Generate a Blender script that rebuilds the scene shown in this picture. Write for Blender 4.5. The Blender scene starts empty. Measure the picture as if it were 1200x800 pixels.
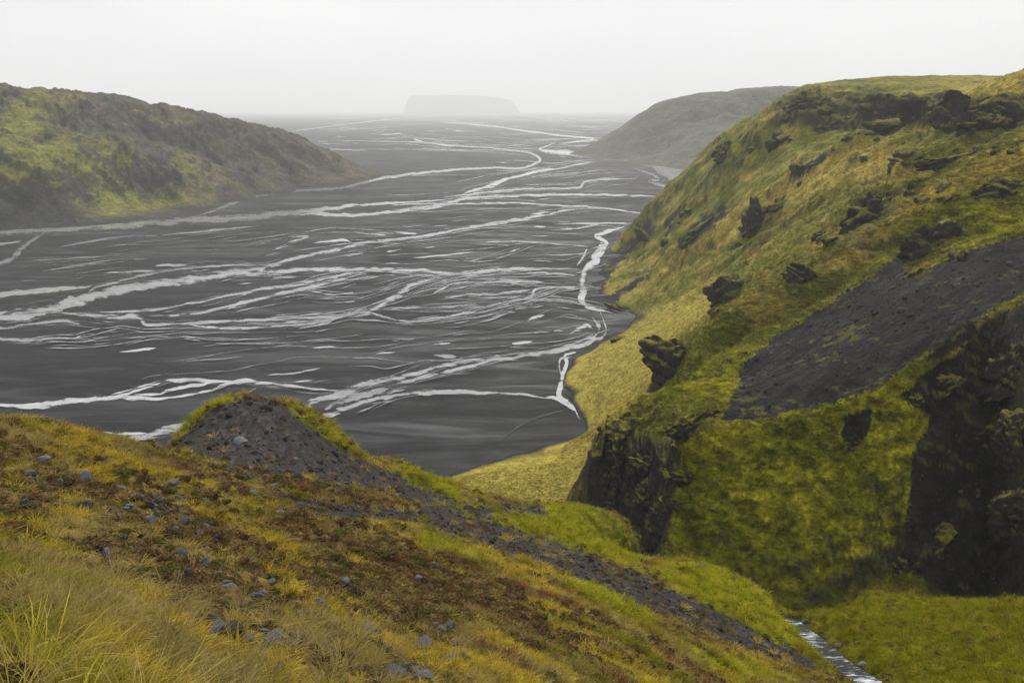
import bpy, math, random
import numpy as np

rng = np.random.default_rng(7)
random.seed(7)
scene = bpy.context.scene
COL = scene.collection

# ------------------------------------------------------------------ camera
CAM_H = 150.0                       # metres above the river plain
F = 1000.0                          # focal length in pixels of the 1200 px wide photo
PITCH = math.atan(0.272)
CP, SP = math.cos(PITCH), math.sin(PITCH)
cam_data = bpy.data.cameras.new('camera')
cam_data.sensor_width = 36.0
cam_data.lens = 36.0 * F / 1200.0
cam_data.clip_start = 0.05
cam_data.clip_end = 120000.0
cam = bpy.data.objects.new('camera', cam_data)
cam.location = (0, 0, CAM_H)
cam.rotation_euler = (math.pi / 2 - PITCH, 0, 0)
COL.objects.link(cam)
scene.camera = cam

# ------------------------------------------------------------------ sky, sun, exposure
SUN_EL, SUN_AZ = math.radians(36), math.radians(6)     # azimuth from +Y (view) towards +X
world = bpy.data.worlds.new('World')
scene.world = world
world.use_nodes = True
nt = world.node_tree
nt.nodes.clear()
n_out = nt.nodes.new('ShaderNodeOutputWorld')
n_bg = nt.nodes.new('ShaderNodeBackground')
n_sky = nt.nodes.new('ShaderNodeTexSky')
n_sky.sky_type = 'NISHITA'
n_sky.sun_disc = False
n_sky.sun_elevation = SUN_EL
n_sky.sun_rotation = SUN_AZ
n_sky.air_density, n_sky.dust_density, n_sky.altitude = 1.0, 6.0, 150
n_hs = nt.nodes.new('ShaderNodeHueSaturation')
n_hs.inputs['Saturation'].default_value = 0.04
n_hs.inputs['Value'].default_value = 1.0
n_tc = nt.nodes.new('ShaderNodeTexCoord')
n_map = nt.nodes.new('ShaderNodeMapping')
n_map.inputs['Scale'].default_value = (1.2, 1.2, 5.0)
n_noise = nt.nodes.new('ShaderNodeTexNoise')
n_noise.inputs['Scale'].default_value = 1.6
n_noise.inputs['Detail'].default_value = 5
n_ramp = nt.nodes.new('ShaderNodeValToRGB')
n_ramp.color_ramp.elements[0].position = 0.3
n_ramp.color_ramp.elements[0].color = (8.1, 8.15, 8.2, 1)
n_ramp.color_ramp.elements[1].position = 0.72
n_ramp.color_ramp.elements[1].color = (9.3, 9.3, 9.3, 1)
n_mix = nt.nodes.new('ShaderNodeMix')
n_mix.data_type = 'RGBA'
n_mix.inputs[0].default_value = 0.97            # closed cloud cover
nt.links.new(n_sky.outputs[0], n_hs.inputs['Color'])
nt.links.new(n_tc.outputs['Generated'], n_map.inputs[0])
nt.links.new(n_map.outputs[0], n_noise.inputs['Vector'])
nt.links.new(n_noise.outputs[0], n_ramp.inputs[0])
nt.links.new(n_hs.outputs[0], n_mix.inputs[6])
nt.links.new(n_ramp.outputs[0], n_mix.inputs[7])
nt.links.new(n_mix.outputs[2], n_bg.inputs[0])
n_bg.inputs[1].default_value = 0.105
nt.links.new(n_bg.outputs[0], n_out.inputs[0])

sd = bpy.data.lights.new('sun', 'SUN')
sd.energy = 4.2
sd.angle = math.radians(10)
sd.color = (1.0, 0.985, 0.96)
sun = bpy.data.objects.new('sun', sd)
from mathutils import Vector
sv = Vector((math.sin(SUN_AZ) * math.cos(SUN_EL), math.cos(SUN_AZ) * math.cos(SUN_EL), math.sin(SUN_EL)))
sun.rotation_euler = (-sv).to_track_quat('-Z', 'Y').to_euler()
COL.objects.link(sun)

scene.view_settings.view_transform = 'Standard'
scene.view_settings.look = 'None'
scene.view_settings.exposure = 0.0
scene.view_settings.gamma = 1.0
scene.render.engine = 'CYCLES'
scene.cycles.max_bounces = 8
scene.cycles.diffuse_bounces = 3
scene.cycles.glossy_bounces = 2
scene.cycles.volume_bounces = 2
scene.cycles.transparent_max_bounces = 8
scene.cycles.use_denoising = True
scene.cycles.denoising_prefilter = 'NONE'

# ------------------------------------------------------------------ helpers: pixels of the photo <-> the place
def ray(px, py):
    x = (np.asarray(px, float) - 600) / F
    u = (400 - np.asarray(py, float)) / F
    return x, CP + u * SP, u * CP - SP

def at(px, py, Y):                   # point at distance Y (metres along the view's ground direction)
    dx, dy, dz = ray(px, py)
    t = np.asarray(Y, float) / dy
    return dx * t, dy * t, CAM_H + dz * t

def shore(px, py, z=0.0):            # point of the plain seen at that pixel
    dx, dy, dz = ray(px, py)
    t = (z - CAM_H) / dz
    return dx * t, dy * t

def to_px(x, y, z):
    zc = z - CAM_H
    f = y * CP - zc * SP
    u = y * SP + zc * CP
    f = np.where(np.abs(f) < 1e-6, 1e-6, f)
    px = 600 + F * x / f
    py = 400 - F * u / f
    bad = f < 0.05
    return np.where(bad, -9999, px), np.where(bad, -9999, py)

# ------------------------------------------------------------------ numeric noise
def _h(ix, iy, iz, seed):
    n = (ix.astype(np.int64) * 374761393 + iy.astype(np.int64) * 668265263 + iz * 2147483647 + seed * 974634777) & 0xFFFFFFFF
    n = ((n ^ (n >> 13)) * 1274126177) & 0xFFFFFFFF
    return (n ^ (n >> 16)) & 0xFFFFFFFF

def noise2(x, y, seed=0):
    ix, iy = np.floor(x).astype(np.int64), np.floor(y).astype(np.int64)
    fx, fy = x - ix, y - iy
    u = fx * fx * fx * (fx * (fx * 6 - 15) + 10)
    v = fy * fy * fy * (fy * (fy * 6 - 15) + 10)
    def g(a, b):
        ang = _h(ix + a, iy + b, 0, seed) * (2 * math.pi / 4294967296.0)
        return np.cos(ang) * (fx - a) + np.sin(ang) * (fy - b)
    n0 = g(0, 0) * (1 - u) + g(1, 0) * u
    n1 = g(0, 1) * (1 - u) + g(1, 1) * u
    return (n0 * (1 - v) + n1 * v) * 1.5

def fbm(x, y, octv=4, seed=0, lac=2.1, gain=0.5):
    a, s, r = 1.0, 0.0, np.zeros_like(x)
    for o in range(octv):
        r += a * noise2(x, y, seed + o * 13)
        s += a
        a *= gain
        x, y = x * lac + 11.3, y * lac + 5.7
    return r / s

def ridged(x, y, octv=4, seed=0, lac=2.1, gain=0.55):
    a, s, r = 1.0, 0.0, np.zeros_like(x)
    for o in range(octv):
        r += a * (1 - np.abs(noise2(x, y, seed + o * 17)) * 1.6)
        s += a
        a *= gain
        x, y = x * lac + 3.3, y * lac + 8.7
    return r / s

def sstep(a, b, x):
    t = np.clip((x - a) / (b - a), 0, 1)
    return t * t * (3 - 2 * t)

# ------------------------------------------------------------------ thin plate surfaces through surveyed points
def tps_fit(P, v, reg=1e-4, mq=None):
    P, v = np.asarray(P, float), np.asarray(v, float)
    n = len(P)
    c = P.mean(0)
    s = P.std(0).max()
    Q = (P - c) / s
    d2 = ((Q[:, None] - Q[None]) ** 2).sum(-1)
    kc = None if mq is None else (mq / s) ** 2
    K = (0.5 * d2 * np.log(d2 + 1e-12) if mq is None else -np.sqrt(d2 + kc)) + np.eye(n) * reg
    A = np.zeros((n + 3, n + 3))
    A[:n, :n] = K
    A[:n, n] = 1
    A[:n, n + 1:] = Q
    A[n:, :n] = A[:n, n:].T
    b = np.zeros(n + 3)
    b[:n] = v
    w = np.linalg.solve(A, b)
    return (Q, w, c, s, kc)

def tps_eval(m, X, Y):
    Q, w, c, s, kc = m
    n = len(Q)
    out = np.empty(X.size)
    xs, ys = (X.ravel() - c[0]) / s, (Y.ravel() - c[1]) / s
    for i in range(0, X.size, 20000):
        a, b = xs[i:i + 20000], ys[i:i + 20000]
        d2 = (a[:, None] - Q[None, :, 0]) ** 2 + (b[:, None] - Q[None, :, 1]) ** 2
        ph = 0.5 * d2 * np.log(d2 + 1e-12) if kc is None else -np.sqrt(d2 + kc)
        out[i:i + 20000] = ph @ w[:n] + w[n] + w[n + 1] * a + w[n + 2] * b
    return out.reshape(X.shape)

# ------------------------------------------------------------------ ground cover maps: outlines surveyed from the photo
MW, MH, PAD = 1400, 1300, 100
def blur(m, r):
    for ax in (0, 1):
        for _ in range(2):
            k = 2 * r + 1
            c = np.cumsum(np.pad(m, [(k, k) if a == ax else (0, 0) for a in (0, 1)], mode='edge'), axis=ax)
            n = m.shape[ax]
            i1 = np.arange(n) + k + r
            i0 = i1 - k
            m = (np.take(c, i1, ax) - np.take(c, i0, ax)) / k
    return m

def cover(polys, r=3):
    M = np.zeros((MH, MW), np.float64)
    for poly in polys:
        p = np.asarray(poly, float) + PAD
        x0, x1 = int(max(0, p[:, 0].min() - 1)), int(min(MW - 1, p[:, 0].max() + 2))
        y0, y1 = int(max(0, p[:, 1].min() - 1)), int(min(MH - 1, p[:, 1].max() + 2))
        gx, gy = np.meshgrid(np.arange(x0, x1), np.arange(y0, y1))
        ins = np.zeros(gx.shape, bool)
        for k in range(len(p)):
            xa, ya = p[k]
            xb, yb = p[(k + 1) % len(p)]
            if ya == yb:
                continue
            cnd = ((ya > gy) != (yb > gy)) & (gx < (xb - xa) * (gy - ya) / (yb - ya) + xa)
            ins ^= cnd
        M[y0:y1, x0:x1] = np.maximum(M[y0:y1, x0:x1], ins)
    return blur(M, r)

def look(M, px, py):
    ix = np.clip(np.round(px + PAD).astype(int), 0, MW - 1)
    iy = np.clip(np.round(py + PAD).astype(int), 0, MH - 1)
    return M[iy, ix]

# ------------------------------------------------------------------ mesh helpers
def mesh_obj(name, V, Fc, mat=None, parent=None, smooth=True, attrs=None):
    me = bpy.data.meshes.new(name)
    V = np.asarray(V, np.float32)
    if isinstance(Fc, np.ndarray):
        nf, k = Fc.shape
        me.vertices.add(len(V))
        me.vertices.foreach_set('co', V.ravel())
        me.loops.add(nf * k)
        me.loops.foreach_set('vertex_index', Fc.astype(np.int32).ravel())
        me.polygons.add(nf)
        me.polygons.foreach_set('loop_start', np.arange(0, nf * k, k, dtype=np.int32))
        me.update(calc_edges=True)
    else:
        me.from_pydata([tuple(map(float, v)) for v in V], [], Fc)
    if smooth:
        me.polygons.foreach_set('use_smooth', np.ones(len(me.polygons), bool))
    for nm, (typ, arr) in (attrs or {}).items():
        a = me.attributes.new(nm, typ, 'POINT')
        arr = np.asarray(arr, np.float32)
        if typ == 'FLOAT_COLOR':
            if arr.shape[1] == 3:
                arr = np.hstack([arr, np.ones((len(arr), 1), np.float32)])
            a.data.foreach_set('color', arr.ravel())
        elif typ == 'FLOAT_VECTOR':
            a.data.foreach_set('vector', arr.ravel())
        else:
            a.data.foreach_set('value', arr.ravel())
    if mat:
        me.materials.append(mat)
    o = bpy.data.objects.new(name, me)
    COL.objects.link(o)
    if parent:
        o.parent = parent
    return o

def empty(name, loc=(0, 0, 0)):
    o = bpy.data.objects.new(name, None)
    o.location = loc
    COL.objects.link(o)
    return o

def tag(o, label=None, cat=None, group=None, kind=None):
    if label: o['label'] = label
    if cat: o['category'] = cat
    if group: o['group'] = group
    if kind: o['kind'] = kind
    return o

def grid_faces(nr, nc, keep=None):
    i = np.arange(nr * nc).reshape(nr, nc)
    f = np.stack([i[:-1, :-1], i[:-1, 1:], i[1:, 1:], i[1:, :-1]], -1).reshape(-1, 4)
    if keep is not None:
        k = keep.ravel()
        f = f[k[f].any(1)]
    return f

def polar_grid(a0, a1, na, r0, r1, nr):
    az = np.linspace(a0, a1, na)
    rr = np.exp(np.linspace(math.log(r0), math.log(r1), nr))
    R, A = np.meshgrid(rr, az, indexing='ij')
    return A, R, R * np.sin(A), R * np.cos(A)

def grid_normals(P):
    du = np.gradient(P, axis=1)
    dv = np.gradient(P, axis=0)
    n = np.cross(du, dv)
    n /= np.linalg.norm(n, axis=-1, keepdims=True) + 1e-12
    return np.where(n[..., 2:3] < 0, -n, n)

# ------------------------------------------------------------------ materials
def mat_new(name):
    m = bpy.data.materials.new(name)
    m.use_nodes = True
    t = m.node_tree
    b = t.nodes['Principled BSDF']
    return m, t, b

def nnode(t, typ, **kw):
    n = t.nodes.new(typ)
    for k, v in kw.items():
        setattr(n, k, v)
    return n

def tex_noise(t, scale, detail=6, rough=0.6, vec=None, dist=0.0):
    n = nnode(t, 'ShaderNodeTexNoise')
    n.inputs['Scale'].default_value = scale
    n.inputs['Detail'].default_value = detail
    n.inputs['Roughness'].default_value = rough
    n.inputs['Distortion'].default_value = dist
    if vec is not None:
        t.links.new(vec, n.inputs['Vector'])
    return n.outputs[0]

def maprange(t, v, a, b, c, d):
    n = nnode(t, 'ShaderNodeMapRange')
    n.inputs[1].default_value, n.inputs[2].default_value = a, b
    n.inputs[3].default_value, n.inputs[4].default_value = c, d
    t.links.new(v, n.inputs[0])
    return n.outputs[0]

def mixc(t, fac, a, b, mode='MIX'):
    n = nnode(t, 'ShaderNodeMix', data_type='RGBA', blend_type=mode)
    for s, v in ((0, fac), (6, a), (7, b)):
        if isinstance(v, (int, float)):
            n.inputs[s].default_value = v
        elif isinstance(v, tuple):
            n.inputs[s].default_value = (*v, 1)
        else:
            t.links.new(v, n.inputs[s])
    return n.outputs[2]

def math_n(t, op, a, b=None):
    n = nnode(t, 'ShaderNodeMath', operation=op)
    for i, v in enumerate((a, b)):
        if v is None:
            continue
        if isinstance(v, (int, float)):
            n.inputs[i].default_value = v
        else:
            t.links.new(v, n.inputs[i])
    return n.outputs[0]

def attr(t, name, typ='GEOMETRY'):
    n = nnode(t, 'ShaderNodeAttribute', attribute_name=name, attribute_type=typ)
    return n

def terrain_mat(name, s_fine, s_mid, bump_d, lo=0.62, hi=1.4):
    m, t, b = mat_new(name)
    g = nnode(t, 'ShaderNodeNewGeometry')
    pos = g.outputs['Position']
    col = attr(t, 'cover').outputs['Color']
    stone = attr(t, 'stone').outputs['Fac']
    n1 = tex_noise(t, s_mid, 6, 0.65, pos, 0.3)
    n2 = tex_noise(t, s_fine, 5, 0.7, pos)
    k1 = maprange(t, n1, 0.3, 0.7, lo, hi)
    k2 = maprange(t, n2, 0.32, 0.70, 0.42, 1.62)
    k = math_n(t, 'MULTIPLY', k1, k2)
    gcol = nnode(t, 'ShaderNodeCombineColor')
    for i in range(3):
        t.links.new(k, gcol.inputs[i])
    c = mixc(t, 1.0, col, gcol.outputs[0], 'MULTIPLY')
    t.links.new(c, b.inputs['Base Color'])
    b.inputs['Roughness'].default_value = 0.92
    b.inputs['Specular IOR Level'].default_value = 0.03
    h = math_n(t, 'ADD', n1, math_n(t, 'MULTIPLY', n2, 0.5))
    bp = nnode(t, 'ShaderNodeBump')
    bp.inputs['Distance'].default_value = bump_d
    bp.inputs['Strength'].default_value = 0.9
    t.links.new(h, bp.inputs['Height'])
    t.links.new(bp.outputs[0], b.inputs['Normal'])
    return m

# palette: colours of the things themselves
TAN = np.array((.330, .225, .060))
YEL = np.array((.275, .205, .030))
GRN = np.array((.135, .135, .014))
MOSS = np.array((.205, .215, .014))
DMOSS = np.array((.070, .075, .012))
BROWN = np.array((.085, .043, .024))
GRAV = np.array((.030, .028, .028))
ROCK = np.array((.024, .022, .020))
SAND = np.array((.019, .019, .0195))

def blend(c, m, k):
    return c * (1 - m[..., None]) + k * m[..., None]

# ================================================================== RIVER PLAIN
def sand_material():
    m, t, b = mat_new('black_sand')
    g = nnode(t, 'ShaderNodeNewGeometry')
    mp = nnode(t, 'ShaderNodeMapping')
    mp.inputs['Rotation'].default_value = (0, 0, math.radians(-22))
    mp.inputs['Scale'].default_value = (0.009, 0.030, 1)
    t.links.new(g.outputs['Position'], mp.inputs[0])
    v = mp.outputs[0]
    n1 = tex_noise(t, 1.0, 8, 0.62, v, 1.2)            # long flow bands
    n2 = tex_noise(t, 0.35, 4, 0.55, v, 0.6)
    n3 = tex_noise(t, 0.4, 6, 0.7, g.outputs['Position'])
    mp2 = nnode(t, 'ShaderNodeMapping')
    mp2.inputs['Rotation'].default_value = (0, 0, math.radians(-14))
    mp2.inputs['Scale'].default_value = (0.022, 0.11, 1)
    t.links.new(g.outputs['Position'], mp2.inputs[0])
    n4 = tex_noise(t, 1.0, 9, 0.68, mp2.outputs[0], 1.6)
    c = mixc(t, maprange(t, n2, 0.35, 0.65, 0, 1), tuple(SAND * 0.85), tuple(SAND * 1.15))
    c = mixc(t, maprange(t, n4, 0.53, 0.66, 0, 0.8), c, tuple(SAND * 2.1))
    c = mixc(t, maprange(t, n4, 0.44, 0.34, 0, 0.7), c, tuple(SAND * 0.55))
    c = mixc(t, maprange(t, n1, 0.50, 0.72, 0, 0.55), c, (.062, .062, .064))
    c = mixc(t, maprange(t, n1, 0.42, 0.28, 0, 0.6), c, tuple(SAND * 0.62))
    k = maprange(t, n3, 0.3, 0.7, 0.85, 1.18)
    gc = nnode(t, 'ShaderNodeCombineColor')
    for i in range(3):
        t.links.new(k, gc.inputs[i])
    c = mixc(t, 1.0, c, gc.outputs[0], 'MULTIPLY')
    t.links.new(c, b.inputs['Base Color'])
    t.links.new(maprange(t, n1, 0.40, 0.7, 0.95, 0.55), b.inputs['Roughness'])
    b.inputs['Specular IOR Level'].default_value = 0.04
    bp = nnode(t, 'ShaderNodeBump')
    bp.inputs['Distance'].default_value = 0.6
    bp.inputs['Strength'].default_value = 0.5
    t.links.new(n1, bp.inputs['Height'])
    t.links.new(bp.outputs[0], b.inputs['Normal'])
    return m

def water_material(name, base, rough, patchy):
    m, t, b = mat_new(name)
    g = nnode(t, 'ShaderNodeNewGeometry')
    mp = nnode(t, 'ShaderNodeMapping')
    mp.inputs['Rotation'].default_value = (0, 0, math.radians(-18))
    mp.inputs['Scale'].default_value = (0.045, 0.07, 1)
    t.links.new(g.outputs['Position'], mp.inputs[0])
    n1 = tex_noise(t, 1.0, 7, 0.65, mp.outputs[0], 0.8)
    n2 = tex_noise(t, 3.1, 5, 0.6, mp.outputs[0], 0.4)
    b.inputs['Roughness'].default_value = rough
    b.inputs['IOR'].default_value = 1.33
    c = mixc(t, maprange(t, n2, 0.35, 0.65, 0, 1), tuple(np.array(base) * 0.8), tuple(np.array(base) * 1.15))
    t.links.new(c, b.inputs['Base Color'])
    bp = nnode(t, 'ShaderNodeBump')
    bp.inputs['Distance'].default_value = 0.05
    bp.inputs['Strength'].default_value = 0.25
    t.links.new(n2, bp.inputs['Height'])
    t.links.new(bp.outputs[0], b.inputs['Normal'])
    # gravel bars that break the surface, seen as the sand sheet below
    d = nnode(t, 'ShaderNodeBsdfTransparent')
    ms = nnode(t, 'ShaderNodeMixShader')
    e = attr(t, 'edge').outputs['Fac']           # 0 in midstream, 1 at the bank
    lim = math_n(t, 'ADD', n1, math_n(t, 'MULTIPLY', e, patchy))
    t.links.new(maprange(t, lim, 0.575, 0.675, 0, 1), ms.inputs[0])
    t.links.new(b.outputs[0], ms.inputs[1])
    t.links.new(d.outputs[0], ms.inputs[2])
    t.links.new(ms.outputs[0], t.nodes['Material Output'].inputs['Surface'])
    return m

M_SAND = sand_material()
M_SILT = water_material('silty_water', (.25, .25, .254), 0.14, 0.17)
M_BRIGHT = water_material('bright_shallow_water', (.36, .36, .365), 0.09, 0.12)
def bank_material():
    m, t, b = mat_new('silt_margin')
    g = nnode(t, 'ShaderNodeNewGeometry')
    mp = nnode(t, 'ShaderNodeMapping')
    mp.inputs['Rotation'].default_value = (0, 0, math.radians(-18))
    mp.inputs['Scale'].default_value = (0.025, 0.14, 1)
    t.links.new(g.outputs['Position'], mp.inputs[0])
    n1 = tex_noise(t, 1.0, 8, 0.7, mp.outputs[0], 1.0)
    c = mixc(t, maprange(t, n1, .4, .62, 0, 1), (.032, .032, .033), (.085, .085, .087))
    t.links.new(c, b.inputs['Base Color'])
    b.inputs['Roughness'].default_value = 0.85
    b.inputs['Specular IOR Level'].default_value = 0.1
    tr = nnode(t, 'ShaderNodeBsdfTransparent')
    ms = nnode(t, 'ShaderNodeMixShader')
    e = attr(t, 'edge').outputs['Fac']
    lim = math_n(t, 'ADD', n1, math_n(t, 'MULTIPLY', e, 0.22))
    t.links.new(maprange(t, lim, 0.48, 0.66, 0.1, 1), ms.inputs[0])
    t.links.new(b.outputs[0], ms.inputs[1])
    t.links.new(tr.outputs[0], ms.inputs[2])
    t.links.new(ms.outputs[0], t.nodes['Material Output'].inputs['Surface'])
    return m
M_BANK = bank_material()
M_POOL = water_material('pool_water', (.20, .20, .204), 0.12, 0.22)
M_BRAID = water_material('braided_water', (.18, .18, .184), 0.14, 0.27)

W = 42000.0
xs = np.concatenate([-np.geomspace(W, 200, 26), np.linspace(-180, 180, 9), np.geomspace(200, W, 26)])
ys = np.concatenate([[-400, -100], np.linspace(0, 1000, 21), np.geomspace(1080, W, 34)])
gx, gy = np.meshgrid(xs, ys)
plain = mesh_obj('river_plain', np.stack([gx, gy, gx * 0], -1).reshape(-1, 3), grid_faces(len(ys), len(xs)), M_SAND)
tag(plain, 'wide flat plain of dark grey volcanic sand filling the valley floor', 'plain', kind='structure')

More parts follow.
